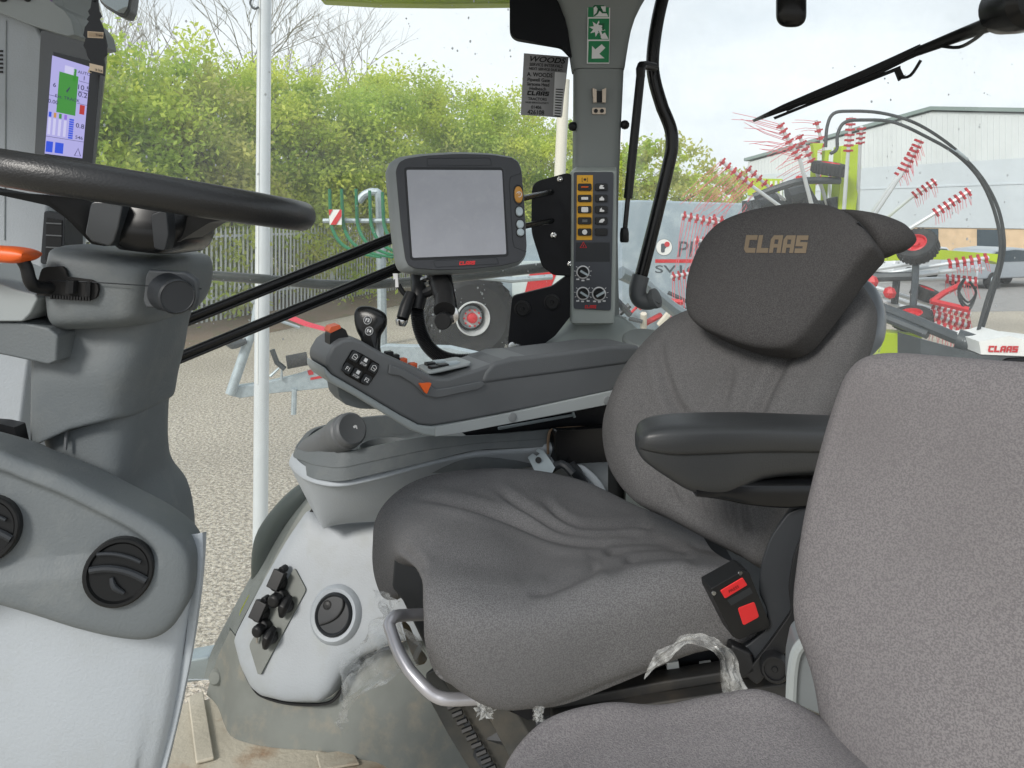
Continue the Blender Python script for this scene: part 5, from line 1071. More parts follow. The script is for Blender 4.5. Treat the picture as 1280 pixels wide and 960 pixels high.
# belt buckle
bb = thing('belt_buckle', P(930, 800, .985), 'black seat belt buckle with two red push labels at the side of the driver seat', 'seat belt buckle')
pbk = plane3(P(905, 740, .965), P(945, 722, .975), P(940, 795, .985))
m = MB(); m.prism(rounded(pbk.pts([(889, 736), (930, 713), (937, 716), (963, 780), (960, 786), (924, 800), (917, 797), (890, 744)]), .12, 3), -pbk.n*.026); bu = ob('housing', m, M['blackp'], bb, bevel=.004, seg=3)
m = MB(); m.prism(rounded(pbk.pts([(900, 738), (928, 721.5), (934, 731), (906, 748)], -.001), .1, 2), pbk.n*.002); ob('release_button', m, M['printred'], bb, bevel=.0008)
m = MB(); m.prism(rounded(pbk.pts([(922, 760), (943, 752), (949, 771), (929, 782)], -.001), .12, 2), pbk.n*.0016); ob('press_label', m, M['printred'], bb, bevel=.0008)
m = MB(); m.prism(pbk.pts([(909, 750), (937, 734), (941, 741), (914, 757)], -.001), pbk.n*.0012); ob('slot', m, M['plcharcoal'], bb)
m = MB(); q = pbk.hit(915, 735.5, .0013); U5 = (pbk.hit(928, 721.5)-pbk.hit(900, 738)).normalized(); m.text('PRESS', pbk.hit(917, 737, .0012), U5, pbk.n.cross(U5), .006, bold=.01); ob('button_lettering', m, mat('dull_red', (120, 16, 20), .6), bb)
for x, y in ((892, 741), (925, 716)):
    m = MB(); m.lathe(pbk.hit(x, y, 0), pbk.n, [(.003, 0), (.0028, .0015), (.001, .0015)], 10); ob('rivet', m, M['chrome'], bb)
# brackets under the control arm, behind the cushion
pk = Plane(P(660, 560, 1.56), RT+V((.1, 0, 0)))
m = MB(); m.prism(pk.pts([(577, 540), (590, 538), (760, 500), (800, 500), (800, 570), (764, 572), (752, 584), (664, 586), (631, 580), (590, 551)]), RT*.04); ub = ob('under_bracket', m, M['blacksteel'], ds, bevel=.003)
m = MB(); m.prism(rounded(pk.pts([(682, 530), (756, 526), (758, 568), (684, 572)], .02), .1, 3), -RT*.03); ob('control_box', m, M['blackgloss'], ub, bevel=.004)
m = MB(); m.tube([pk.hit(621, 534, .01), pk.hit(716, 517, .01)], .003, 6); m.tube([pk.hit(714, 514, .01), pk.hit(716, 520, .01)], .003, 6); ob('thin_rod', m, M['galv'], ub)
m = MB(); m.tube([pk.hit(679, 562, .03), pk.hit(680, 538, .03), pk.hit(690, 531, .03), pk.hit(740, 529, .03), pk.hit(775, 528, .03)], .003, 6, 3); m.tube([pk.hit(750, 522, .03), pk.hit(760, 526, .03), pk.hit(775, 530, .03)], .002, 6, 3); ob('cable', m, mat('cable_brown', (120, 100, 80), .6), ub)
pm = plane3(P(668, 566, 1.50), P(690, 586, 1.47), P(680, 560, 1.52))
m = MB(); ou = [P(x, y, 1.5+(y-570)*-.0015) for x, y in [(660, 572), (666, 567), (671, 571), (675, 567), (670, 564), (673, 561), (679, 563), (694, 584), (690, 592), (676, 592), (668, 588)]]; m.prism(ou, V((0, .004, 0))); ob('slotted_plate', m, M['galv'], ub)
m = MB(); m.lathe(P(673, 575, 1.487), V((0, -1, .2)), [(.006, 0), (.006, .002), (.001, .002)], 14); ob('hole', m, M['blackp'], ub)
m = MB(); m.tube([P(684, 590, 1.50), P(702, 580, 1.48), P(716, 592, 1.47)], .008, 8, 3); m.prism([P(x, y, 1.50) for x, y in [(708, 586), (718, 580), (726, 588), (736, 604), (722, 604)]], V((0, .02, 0))); ob('lever', m, M['plcharcoal'], ub)
m = MB(); m.tube([P(688, 578, 1.55), P(716, 582, 1.55), P(740, 600, 1.55), (P(752, 618, 1.55))], .012, 10, 4); ob('pale_tube', m, M['plwhite'], ub)
# ---- passenger seat
ps = thing('passenger_seat', V((.35, .72, FZ)), 'light grey fabric passenger seat nearest to us, cut by the picture edge', 'seat')
pp_ = plane3(P(1060, 500, .80), P(1010, 800, .74), P(1280, 500, .70))
po = [(1082, 456), (1066, 474), (1055, 500), (1042, 540), (1026, 600), (1014, 655), (1006, 710), (1002, 750), (1005, 785), (1016, 815), (1027, 850), (1036, 900), (1050, 980), (1120, 1060), (1300, 1080), (1500, 1040), (1560, 900), (1570, 700), (1540, 500), (1470, 470), (1380, 462), (1280, 458), (1200, 452), (1140, 447), (1105, 448)]
m = MB(); m.pillow(cr_spline(pp_.pts(po), 4, True), pp_.n, .05, .06, 4.5, 22, pp_.hit(1270, 740), lambda p, t: .004*math.sin(p.x*22)*math.sin(p.z*17) if t < .9 else 0); ob('backrest', m, M['fablight'], ps, ang=180)
rows = [
 [(640, 1000, .66), (640, 955, .675), (690, 912, .70), (760, 890, .715), (830, 893, .72), (900, 882, .72), (960, 882, .72), (1020, 915, .72), (1090, 960, .72)],
 [(630, 1000, .60), (634, 952, .62), (682, 900, .655), (756, 879, .675), (826, 881, .685), (896, 868, .69), (955, 863, .69), (1030, 898, .685), (1120, 960, .68)],
 [(622, 1010, .575), (636, 975, .60), (686, 935, .632), (758, 915, .650), (828, 912, .655), (898, 903, .658), (962, 901, .66), (1040, 932, .645), (1140, 985, .63)],
 [(626, 1060, .53), (645, 1010, .565), (695, 985, .588), (766, 975, .602), (836, 970, .607), (906, 966, .61), (980, 970, .61), (1056, 995, .595), (1170, 1050, .57)],
 [(636, 1150, .47), (665, 1100, .50), (716, 1080, .518), (786, 1075, .525), (856, 1070, .53), (926, 1070, .532), (1005, 1078, .53), (1086, 1105, .52), (1196, 1155, .50)],
]
m = MB(); m.patch([[P(*q) for q in r_] for r_ in rows], 8, 8); ob('seat_cushion', m, M['fablight'], ps, ang=180)
m = MB(); m.prism(rounded([P(x, y, .86) for x, y in [(990, 880), (990, 840), (996, 810), (1010, 795), (1030, 790), (1050, 830), (1050, 905)]], .2, 4), V((.01, .05, 0))); hs = ob('hinge_shell', m, mat('shell_mid', (112, 118, 122), .45), ps, bevel=.005, seg=3)
m = MB(); m.tube([P(988, 900, .855), P(990, 845, .855), P(996, 813, .855), P(1012, 797, .855)], .006, 8, 4); ob('shell_edge', m, M['plgreymid'], hs)
# black loop at the right edge
m = MB(); m.tube([P(1252, 458, 1.0), P(1257, 452, 1.0), P(1270, 450.5, 1.0), P(1300, 451, 1.0), P(1340, 460, 1.02)], .004, 8, 5); ob('black_loop', m, M['blackgloss'], None, 'thin black bent rod just above the passenger backrest at the right edge', 'rod')
# ================================================================== DASH, WHEEL, DISPLAYS, CONTROL ARM
# ---- front post of the cab with upright tablet display
pf = Plane(P(20, 270, 1.42), V((.12, -1, 0)))
fpost = thing('front_post', P(20, 900, 1.42), 'pale grey front cab post cover on the left with side air vent', 'cab post')
m = MB(); m.prism(rounded(pf.pts([(-120, -60), (0, 10), (46, 32), (58, 60), (60, 262), (52, 360), (36, 450), (22, 560), (20, 760), (-120, 760)]), .12, 4), V((0, .14, 0))); ob('post_cover', m, M['plwhite'], fpost, bevel=.012, seg=4)
m = MB(); m.tube([pf.hit(8, 26, .001), pf.hit(6, 300, .001)], .0012, 5); ob('panel_joint', m, M['plgreymid'], fpost)
m = MB()
for i in range(6): y = 64+i*5.2; m.box(pf.hit(1, y, .001), (.004, 0, 0), (0, .001, 0), (0, 0, .0018))
ob('grille_slot', m, M['blackp'], fpost)
m = MB(); m.prism(rounded(pf.pts([(-100, -120), (74, -80), (77, -8), (80, 10), (92, 18), (101, 30), (105, 48), (96, 50), (50, 36), (0, 16), (-100, -20)], .0), .15, 4), V((0, -.03, 0))); m.prism(rounded(pf.pts([(-100, -120), (74, -80), (77, -8), (80, 10), (92, 18), (101, 30), (105, 48), (96, 50), (50, 36), (0, 16), (-100, -20)], .0), .15, 4), V((0, .12, 0))); hd_ = ob('top_housing', m, M['plgreymid'], fpost, bevel=.006, seg=3)
for x, y, r_, mt in ((15, 2, .009, M['blackp']), (45, 4, .006, M['blackp'])):
    m = MB(); m.lathe(pf.hit(x, y, .031), pf.n, [(r_, -.004), (r_, .004), (r_*.6, .005), (.001, .003)], 18); ob('knob', m, mt, hd_)
m = MB(); m.prism(pf.pts([(28, -2), (40, -1), (39, 6), (29, 5)], .031), pf.n*.004); ob('switch', m, mat('blue_black', (28, 34, 70), .3), hd_, bevel=.002)
m = MB(); m.prism(pf.pts([(73, -10), (76, -10), (75, 8), (72, 6)], .03), pf.n*.002); ob('warning_lamp', m, mat('lilac', (120, 90, 150), .5), hd_)
# vent under the display
pv = Plane(P(68, 290, 1.36), V((.25, -1, 0)))
m = MB(); m.prism(rounded(pv.pts([(55, 263), (81, 268), (80, 330), (50, 330)]), .15, 3), V((0, .06, 0))); vt = ob('side_vent', m, M['plcharcoal'], fpost, bevel=.004)
m = MB(); m.prism(pv.pts([(59, 272), (78, 275), (77, 325), (57, 325)], .001), V((0, -.001, 0)), 0)
for y in (278, 293, 308): m.prism(pv.pts([(59, y), (78, y+1), (78, y+2.6), (59, y+1.6)], .002), V((0, -.003, 0)), 1)
ob('vent_slat', m, [M['blackp'], M['pldark']], vt)
# tablet display
tdsp = thing('tablet_display', P(90, 205, 1.30), 'upright dark tablet display lit with lilac page and green block', 'display')
pd = plane3(P(50, 40, 1.31), P(132, 62, 1.35), P(118, 202, 1.34))
m = MB(); m.prism(rounded(pd.pts([(51, 37), (133, 60), (131, 85), (116, 215), (42, 215)]), .05, 3), -pd.n*.03); tb = ob('casing', m, M['pldark'], tdsp, bevel=.005, seg=3)
m = MB(); m.prism(pd.pts([(67, 65), (126, 80), (114, 214), (55, 214)], -.001), pd.n*.0022); ob('black_glass', m, mat('screen_black', (6, 7, 9), .15), tdsp)
def em(n, c, e=.85):
    q = mat('screen_'+n, c, .4, emit=e*.62); q.node_tree.nodes['Principled BSDF'].inputs['Base Color'].default_value = (.01, .01, .012, 1); return q
EL, EG, EB, ER, EO, EP, EK, EW = em('lilac', (182, 178, 236), .8), em('green', (60, 150, 52), .75), em('blue', (30, 74, 214), .9), em('red', (186, 44, 40), .8), em('orange', (206, 150, 80), .8), em('purple', (150, 112, 222), .8), em('ink', (62, 62, 110), .5), em('pale', (206, 204, 240), .85)
c00, c10, c11, c01 = (65.5, 69.5), (113, 84), (103, 198), (56, 192)
def S2(s, t): 
    a = (c00[0]*(1-s)+c10[0]*s, c00[1]*(1-s)+c10[1]*s); b = (c01[0]*(1-s)+c11[0]*s, c01[1]*(1-s)+c11[1]*s)
    return (a[0]*(1-t)+b[0]*t, a[1]*(1-t)+b[1]*t)
m = MB()
def rect(s0, s1, t0, t1, mi, l=.0022): m.prism([pd.hit(*S2(s, t), l) for s, t in ((s0, t0), (s1, t0), (s1, t1), (s0, t1))], pd.n*.0003, mi)
rect(0, 1, 0, 1, 0, .0016)
rect(.35, .6, .06, .14, 7); rect(.58, .66, .07, .2, 1); rect(.22, .72, .14, .56, 1)
for x, c in ((.03, 2), (.16, 4), (.3, 1), (.44, 5)): rect(x, x+.07, .57, .62, c); rect(x, x+.07, .63, .80, 7)
for i in range(9): rect(.58, .7, .6+i*.024, .618+i*.024, 2)
rect(.82, .95, .43, .53, 3); rect(.02, .2, .87, .98, 2); rect(.26, .48, .87, .98, 2)
for t0, s0, s1 in ((.82, 0, 1), (.18, .74, 1), (.29, .74, 1), (.42, .74, 1), (.40, 0, .2)): rect(s0, s1, t0, t0+.004, 6)
m.tube([pd.hit(*S2(s, t), .0026) for s, t in ((.87, .9), (.95, .98), (.79, .98))], .0008, 5, closed=True, mi=6)
m.prism([pd.hit(*S2(s, t), .0026) for s, t in ((.43, .32), (.45, .31), (.52, .27), (.53, .28), (.46, .34))], pd.n*.0002, 6)
su = (pd.hit(*S2(.9, .4))-pd.hit(*S2(.1, .4))).normalized(); sv = (pd.hit(*S2(.5, .2))-pd.hit(*S2(.5, .6))).normalized()
for tx, s, t, z in (('Ext. TRACK', .48, .41, .0075), ('AUTO', .86, .1, .007), ('1', .87, .16, .01), ('10.5', .87, .27, .012), ('0.2', .87, .345, .012), ('0.8', .87, .68, .011), ('546', .87, .8, .008), ('6', .12, .31, .01), ('0.00', .12, .48, .009)): m.text(tx, pd.hit(*S2(s, t), .0026), su, sv, z, mi=6, bold=.01, thick=.0001)
ob('screen_page', m, [EL, EG, EB, ER, EO, EP, EK, EW], tdsp)
# outside mirror
mr = thing('wing_mirror', P(140, 20, 1.9), 'black rimmed wing mirror at the top left reflecting the sky', 'mirror')
pmr = Plane(P(142, 0, 1.9), V((.1, -1, .25)))
mo = [(122, -60), (168, -60), (165, -6), (162, 14), (157, 22), (150, 21), (132, 10), (124, 2)]
m = MB(); m.prism(rounded(pmr.pts(mo), .25, 4), V((0, .04, 0))); mh = ob('housing', m, M['blackp'], mr, bevel=.006)
cxm = (143, -20); m = MB(); m.prism(rounded(pmr.pts([(cxm[0]+(x-cxm[0])*.9, cxm[1]+(y-cxm[1])*.9) for x, y in mo], .002), .25, 4), pmr.n*.002); ob('mirror_glass', m, mat('mirror_glass', (224, 232, 240), .03, 1), mr)
# air freshener
af = thing('air_freshener', P(118, 90, 1.2), 'black tree shaped card air freshener hanging in front of the tablet display', 'air freshener')
pa = Plane(P(118, 60, 1.22), V((.3, -1, 0)))
R_ = [(122, -2), (124, 14), (127, 20), (124, 23), (128, 32), (131, 44), (134, 57), (133, 60), (134, 68), (129, 72), (131, 80), (130, 95), (112, 90), (113, 76), (109, 70), (107, 62), (104, 57), (107, 48), (104, 44), (106, 34), (111, 27), (108, 24), (112, 19), (110, 14), (113, 10), (115, -2)]
m = MB(); m.prism(pa.pts(R_), V((0, .0025, 0))); fc_ = ob('tree_card', m, M['blackgloss'], af)
pa2 = Plane(P(118, 60, 1.226), V((-.5, -1, 0))); m = MB(); m.prism(pa2.pts([(116, 30), (108, 44), (105, 56), (109, 66), (113, 78), (108, 90), (112, 91), (119, 70)], -.002), V((0, .002, 0))); ob('back_card', m, mat('cream_card', (206, 190, 150), .7), af)
m = MB(); m.prism(pa.pts([(109.5, 39), (129.5, 40.5), (129, 48), (109.5, 47)], .0002), pa.n*.0004, 0); m.prism(pa.pts([(110.5, 40), (128.5, 41.3), (128.2, 47), (110.5, 46)], .0007), pa.n*.0002, 1); m.text('Little Trees', pa.hit(119.5, 45.2, .001), V((1, 0, -.06)), UP, .0052, bold=.02, mi=2, thick=.0002)
m.prism(pa.pts([(112, 79), (129, 83), (129, 92), (112, 88)], .0003), pa.n*.0004, 0); m.text('Black Ice', pa.hit(120.5, 88.5, .001), V((1, 0, -.2)), UP, .0056, bold=.02, mi=2, thick=.0002)
ob('card_print', m, [mat('cream_print', (216, 196, 170), .6), mat('tan_print', (168, 146, 120), .6), M['blackp']], fc_)
m = MB(); m.tube([pa.hit(118, 2), pa.hit(108, -10), pa.hit(104, -40)], .0012, 6, 3); m.tube([pa.hit(118, 2), pa.hit(118, -40)], .003, 6); ob('string', m, M['blackp'], af)
# ---- steering wheel
sw_ = thing('steering_wheel', P(170, 300, .90), 'black leather steering wheel seen edge on above the grey column', 'steering wheel')
C = P(172, 237, .90); u = V((math.cos(R(9.2)), 0, -math.sin(R(9.2)))); wv = (C-EYE); wv = (wv-u*wv.dot(u)).normalized(); nn_ = u.cross(wv); nn_ = -nn_ if nn_.z < 0 else nn_
RR, rr = .189, .0162
pts = [C+u*RR*math.cos(t)+wv*RR*math.sin(t) for t in [2*math.pi*i/96 for i in range(96)]]
m = MB(); m.tube(pts, rr, 20, closed=True, flat=1.1); rim_ = ob('rim', m, M['leather'], sw_)
def spoke(name, polyd, dep, mt, bev=.006): m = MB(); m.prism(rounded([P(x, y, d) for x, y, d in polyd], .12, 3), dep); return ob(name, m, mt, sw_, bevel=bev, seg=3)
spoke('spoke', [(-80, 225, .80), (0, 240, .80), (60, 244, .82), (114, 250, .86), (132, 308, .86), (114, 305, .86), (84, 274, .84), (60, 257, .82), (0, 244, .80), (-80, 230, .80)], V((0, .05, 0)), M['blackp'])
spoke('spoke', [(200, 262, .86), (280, 262, .88), (340, 262, .92), (345, 268, .92), (300, 273, .90), (262, 278, .88), (222, 303, .86), (205, 300, .86)], V((0, .05, 0)), M['blackp'])
hp = plane3(P(120, 290, .83), P(210, 300, .83), P(165, 250, .86))
m = MB(); m.loft([ring((P(112, y, d)+P(225, y+8, d))/2+V((0, .07, 0)), (P(225-xi, y+8, d)-P(112+xi, y, d))/2, V((0, .065, 0)), 28, 4) for y, d, xi in [(244, .85, -3), (262, .845, 0), (288, .84, 5), (303, .845, 12), (311, .85, 22)]], 3); hb = ob('hub', m, M['blackgloss'], sw_, ang=50)
m = MB(); m.prism(rounded([P(x, y, .836) for x, y in [(113, 251), (154, 254), (148, 284), (142, 302), (136, 308), (114, 302), (106, 293)]], .2, 4), V((0, .02, 0))); m2 = ob('hub_facet', m, mat('facet_gloss', (52, 56, 60), .28, spec=.6), hb, bevel=.004)
m = MB(); m.prism(rounded([P(x, y, .838) for x, y in [(188, 268), (208, 261), (211, 294), (206, 314), (192, 311)]], .25, 4), V((0, .02, 0))); ob('hub_facet', m, M['plcharcoal'], hb, bevel=.004)
# ---- column
co = thing('steering_column', P(130, 650, .95), 'grey steering column with round knob and dark slot beneath the wheel', 'steering column')
def sec(xl, yl, xr, yr, d, dep, e=3.5, dr=.0):
    a, b = P(xl, yl, d), P(xr, yr, d+dr); b.x = (xr-HX)/FL*(d+dep*.72); c = (a+b)/2+V((0, dep/2, 0)); return ring(c, (b-a)/2, V((0, dep/2, 0)), 32, e)
m = MB(); m.loft([sec(60, 308, 232, 322, .89, .16, 4), sec(50, 312, 246, 328, .872, .19, 6), sec(44, 322, 253, 338, .862, .21, 6), sec(40, 350, 254, 360, .86, .22, 6), sec(42, 384, 250, 382, .86, .22, 6), sec(48, 404, 242, 399, .864, .20, 6), sec(60, 413, 232, 408, .88, .17, 5)], 4); hdc = ob('column_head', m, M['plgrey'], co, ang=70)
def hemr(rg, dy):
    hx = [(19, 556), (30, 562), (46, 557), (62, 548), (95, 533), (140, 526), (180, 527), (214, 529)]
    for q in rg:
        px = HX+FL*q.x/q.y; y = hx[0][1] if px <= 19 else hx[-1][1]
        for (xa, ya), (xb, yb) in zip(hx, hx[1:]):
            if xa <= px <= xb: y = ya+(yb-ya)*(px-xa)/(xb-xa)
        q.z = CZ-(y+dy-HY)/FL*.89
    return rg
m = MB(); m.loft([sec(34, 396, 239, 396, .905, .16, 4), sec(20, 430, 233, 420, .90, .16, 4), sec(18, 470, 226, 460, .89, .17, 4), sec(18, 505, 218, 495, .89, .17, 4), hemr(sec(18, 530, 215, 515, .89, .17, 4), -14), hemr(sec(19, 548, 212, 527, .89, .17, 4), 0), hemr(sec(23, 548, 208, 527, .90, .15, 4), 1)], 3); ob('column_sleeve', m, M['plgrey'], co, ang=70)
m = MB(); m.loft([sec(28, 510, 209, 510, .905, .14, 4), sec(40, 560, 206, 545, .905, .14, 4), sec(60, 600, 204, 590, .90, .15, 4), sec(80, 630, 208, 632, .89, .18, 3.0), sec(100, 660, 226, 676, .88, .2, 2.8), sec(110, 700, 236, 728, .88, .2, 2.6), sec(110, 760, 236, 790, .88, .2, 2.6)], 4); ob('column_neck', m, M['plgrey'], co, ang=70)
m = MB(); m.prism(rounded([P(x, y, d) for x, y, d in [(83, 530, .901), (86, 530, .901), (84, 562, .898), (81, 562, .898)]], .2, 2), V((0, -.003, 0))); ob('seam', m, M['pldark'], co)
m = MB(); hp2 = Plane(P(85, 352, .855), V((-.03, -1, 0))); m.prism(rounded(hp2.pts([(52, 334), (78, 333), (82, 338), (84, 346), (114, 350), (121, 354), (123, 362), (120, 372), (112, 376), (90, 374), (46, 369), (45, 362)], 0), .25, 3), V((0, .004, 0)), 0); so = ob('slot', m, mat('void_black', (8, 8, 9), .8), hdc)
m = MB(); m.tube([hp2.hit(92, 350, .003), hp2.hit(91, 366, .003)], .006, 8); m.tube([hp2.hit(113, 352, .003), hp2.hit(112, 370, .003)], .003, 6)
for i in range(14): m.box(hp2.hit(66+i*3.6, 371+i*.2, .002), (.001, 0, 0), (0, .001, 0), (0, 0, .0022))
ob('slot_mechanism', m, M['blackp'], so)
m = MB(); m.tube([P(46, 350, .857), P(120, 353, .8535), P(182, 357, .8535), P(252, 361, .862)], .0007, 5, 4); ob('split_line', m, M['plcharcoal'], hdc)
pk_ = Plane(P(213, 362, .854), V((.02, -1, 0)))
m = MB(); m.prism(rounded(pk_.pts([(186, 337), (232, 340), (246, 350), (246, 372), (242, 389), (182, 385), (178, 376), (181, 345)]), .25, 5), V((0, .012, 0))); pl_ = ob('knob_plate', m, mat('plate_dark', (72, 76, 80), .45), hdc, bevel=.003)
m = MB(); c0_ = pk_.hit(210, 365, 0); ax_ = (P(222, 371, .815)-c0_); l_ = ax_.length; m.lathe(c0_, ax_, [(.0215, 0), (.0185, l_*.3), (.0178, l_*.75), (.0188, l_*.82), (.0188, l_*.95), (.017, l_), (.016, l_*.985), (.001, l_*.985)], 36); ob('round_knob', m, M['plcharcoal'], pl_)
m = MB(); m.prism(rounded([P(x, y, .86) for x, y in [(-60, 330), (20, 362), (44, 368), (47, 374), (38, 392), (28, 402), (-60, 402)]], .2, 4), V((0, .12, 0))); ob('side_arm_cover', m, M['plgreymid'], co, bevel=.008, seg=4)
m = MB(); m.prism(rounded([P(x, y, .866) for x, y in [(-60, 402), (28, 403), (60, 410), (72, 420), (70, 452), (60, 456), (0, 443), (-60, 436)]], .2, 4), V((0, .12, 0))); ob('side_arm_base', m, M['plgrey'], co, bevel=.008, seg=4)
# orange lever
lv = thing('column_lever', P(20, 330, .84), 'orange tipped black lever on the left of the steering column', 'lever')
m = MB(); m.loft([ring((P(x, a, .83)+P(x, b, .83))/2, V((0, .018, 0)), (P(x, a, .83)-P(x, b, .83))/2, 20, 3) for x, a, b in [(-60, 304, 330), (0, 307, 328), (24, 309, 329), (36, 312, 326), (40, 315, 322)]], 3); ob('grip', m, M['orange'], lv, ang=60)
m = MB(); m.tube([P(26, 322, .83), P(33, 334, .832), P(38, 352, .835), P(48, 359, .845), P(80, 360, .87)], [.0065, .0065, .0068, .007, .006], 12, 5); ob('stem', m, M['blackp'], lv)
# ---- dash cowl
da = thing('dashboard', P(90, 950, .85), 'rounded dashboard pod with grey top cowl and pale lower panel', 'dashboard')
pc_ = Plane(P(120, 700, .80), V((.22, -1, .18)))
co_ = [(-160, 520), (-80, 535), (0, 556), (34, 570), (90, 592), (150, 622), (196, 646), (226, 668), (240, 688), (243, 712), (240, 740), (228, 766), (212, 784), (188, 793), (150, 790), (100, 778), (50, 762), (0, 748), (-80, 730), (-160, 720)]
cl_ = cr_spline(pc_.pts(co_), 4, True)
m = MB(); m.pillow(cl_, pc_.n, .026, .10, 6.5, 30, pc_.hit(70, 690), lambda p, t: (-.007*min(1, max(0, (.80-t)/.05)) if p.z > pc_.hit(70, 690).z else -.007*min(1, max(0, (.80-t)/.05))*max(0, 1-(pc_.hit(70, 690).z-p.z)/.02))); cw = ob('cowl', m, M['plgrey'], da, ang=180)
m = MB(); m.prism(rounded([P(x, y, .885) for x, y in [(-60, 525), (0, 530), (18, 534), (24, 562), (30, 580), (-60, 560)]], .1, 2), V((0, .02, 0))); ob('dark_gap', m, M['blackp'], da)
lo = [(-160, 700), (0, 735), (60, 752), (120, 772), (190, 782), (226, 766), (240, 740), (242, 700), (241, 672), (258, 664), (257, 690), (250, 745), (240, 815), (228, 880), (208, 960), (190, 1030), (150, 1080), (-160, 1080)]
pw_ = Plane(P(120, 850, .845), V((.2, -1, .04)))
lg = []
for y, xr, bul in ((690, 246, 0), (740, 244, .004), (795, 238, .008), (850, 231, .010), (905, 221, .010), (960, 208, .008), (1020, 190, .004), (1100, 165, 0)):
    yy = lambda x: y+(x-120)*(.22 if y < 800 else .1)*max(0, (820-y)/130 if y < 820 else 0)
    lg.append([P(-260, y, .83-bul), P(-120, y, .82-bul), P(0, y, .815-bul), P(90, y, .812-bul), P(160, y, .815-bul), P(xr-34, y, .82-bul), P(xr-12, y, .828-bul), P(xr, y, .845), P(xr+1, y-4, .90), P(xr-8, y-6, .98)])
m = MB(); m.patch(lg, 4, 4); ob('lower_panel', m, M['plwhite'], da, ang=180)
m = MB(); m.patch([[P(236, 668, .85), P(247, 667, .848), P(255, 665, .852), P(258, 664, .88)], [P(241, 700, .84), P(250, 699, .838), P(255, 696, .845), P(257, 692, .88)], [P(238, 745, .832), P(247, 744, .83), P(251, 742, .838), P(252.5, 740, .88)], [P(230, 815, .826), P(238, 815, .824), P(241, 813, .832), P(242, 812, .88)], [P(212, 900, .826), P(220, 899, .824), P(224, 897, .83), P(225, 896, .88)], [P(190, 990, .826), P(198, 989, .824), P(201, 987, .83), P(202, 986, .88)]], 3, 4); ob('edge_trim', m, M['plwhite'], da)
for cx, cy, sx in ((158, 706, 1), (-6, 655, .8)):
    c = pc_.hit(cx, cy, .0285); nv = (pc_.n+V((.06, 0, .04))).normalized()
    m = MB(); m.lathe(c, nv, [(.0335, -.012), (.033, .002), (.0315, .0034), (.029, .0034), (.0275, .001), (.027, .0004), (.001, .0002)], 40); vo = ob('air_vent', m, mat('vent_black', (14, 15, 16), .4, spec=.3), cw, ang=40)
    a_ = nv.cross(UP).normalized(); b_ = a_.cross(nv); a_ = -a_ if a_.x < 0 else a_; b_ = -b_ if b_.z < 0 else b_
    m = MB()
    for off, r_ in ((.017, .002), (.003, .0036)):
        hw = math.sqrt(max(.0265**2-off**2, 0)); xs = [hw*(-1+i/5) for i in range(11)]
        m.tube([c+a_*x+b_*(off-.008*(x/.027)-.006*(x/.027)**2)+nv*.003 for x in xs], r_, 8)
    m.tube([c-a_*.006-b_*.004+nv*.002, c-a_*.003-b_*.013+nv*.003, c+a_*.006-b_*.02+nv*.002], [.002, .0032, .002], 8, 3); ob('vent_flap', m, M['plcharcoal'], vo)
# ---- control arm with joystick
ca = thing('control_arm', P(600, 540, 1.40), 'long grey control armrest with buttons and joystick beside the driver seat', 'control armrest')
TH2 = R(30); F2 = V((-math.cos(TH2), -math.sin(TH2), 0)); R2 = V((-math.sin(TH2), math.cos(TH2), 0))
pn = Plane(P(540, 520, 1.34), R2); W2 = .105
body = [(407, 456), (409, 446), (417, 432), (428, 425), (440, 423), (452, 426), (478, 441), (497, 449), (520, 459), (543, 472), (560, 473), (598, 461), (640, 446), (800, 436), (815, 452), (765, 489), (700, 503), (640, 515), (577, 527), (540, 533), (523, 531), (500, 519), (440, 483), (414, 468)]
m = MB(); m.prism(pn.pts(body), R2*W2); bd = ob('arm_body', m, M['pldark'], ca, bevel=.006, seg=3)
low = [(405, 458), (414, 468), (440, 483), (500, 519), (523, 531), (540, 533), (577, 527), (640, 515), (700, 503), (800, 480), (800, 496), (764, 505), (700, 518), (640, 529), (580, 540), (545, 546), (530, 544), (512, 537), (440, 493), (412, 478), (405, 468)]
m = MB(); m.prism(pn.pts(low, .0025), R2*(W2+.004)); lw = ob('lower_trim', m, M['plgreymid'], ca, bevel=.004, seg=3)
m = MB(); m.prism(pn.pts([(543, 533), (577, 527), (640, 515), (765, 488), (765, 504), (640, 528), (577, 540), (543, 545)], .0045), R2*.01); ob('trim_panel', m, mat('trim_light', (160, 166, 168), .5, bump=(600, .1, .0005)), lw, bevel=.001)
for x, y in ((639, 521), (757, 500)):
    m = MB(); m.lathe(pn.hit(x, y, .0045), pn.n, [(.0085, 0), (.0085, .0016), (.007, .002), (.001, .002)], 24); ob('cover_cap', m, mat('cap_grey', (130, 134, 136), .5), lw)
m = MB(); pad = [(600, 478), (606, 464), (616, 453), (640, 447), (700, 440), (762, 432), (800, 432), (800, 447), (780, 456), (700, 467), (640, 475), (606, 480)]
m.prism(pn.pts(pad, .003), R2*(W2+.004)); ob('arm_pad', m, mat('pad_dark', (86, 89, 92), .6, bump=(500, .35, .0008)), ca, bevel=.012, seg=4)
m = MB(); m.prism(pn.pts([(484, 467), (500, 470), (516, 480), (530, 494), (545, 497), (560, 494), (598, 486), (606, 480), (600, 476), (560, 484), (543, 486), (526, 474), (505, 462), (486, 455)], .001), -R2*.004); ob('side_recess', m, M['pldark'], bd, bevel=.002)
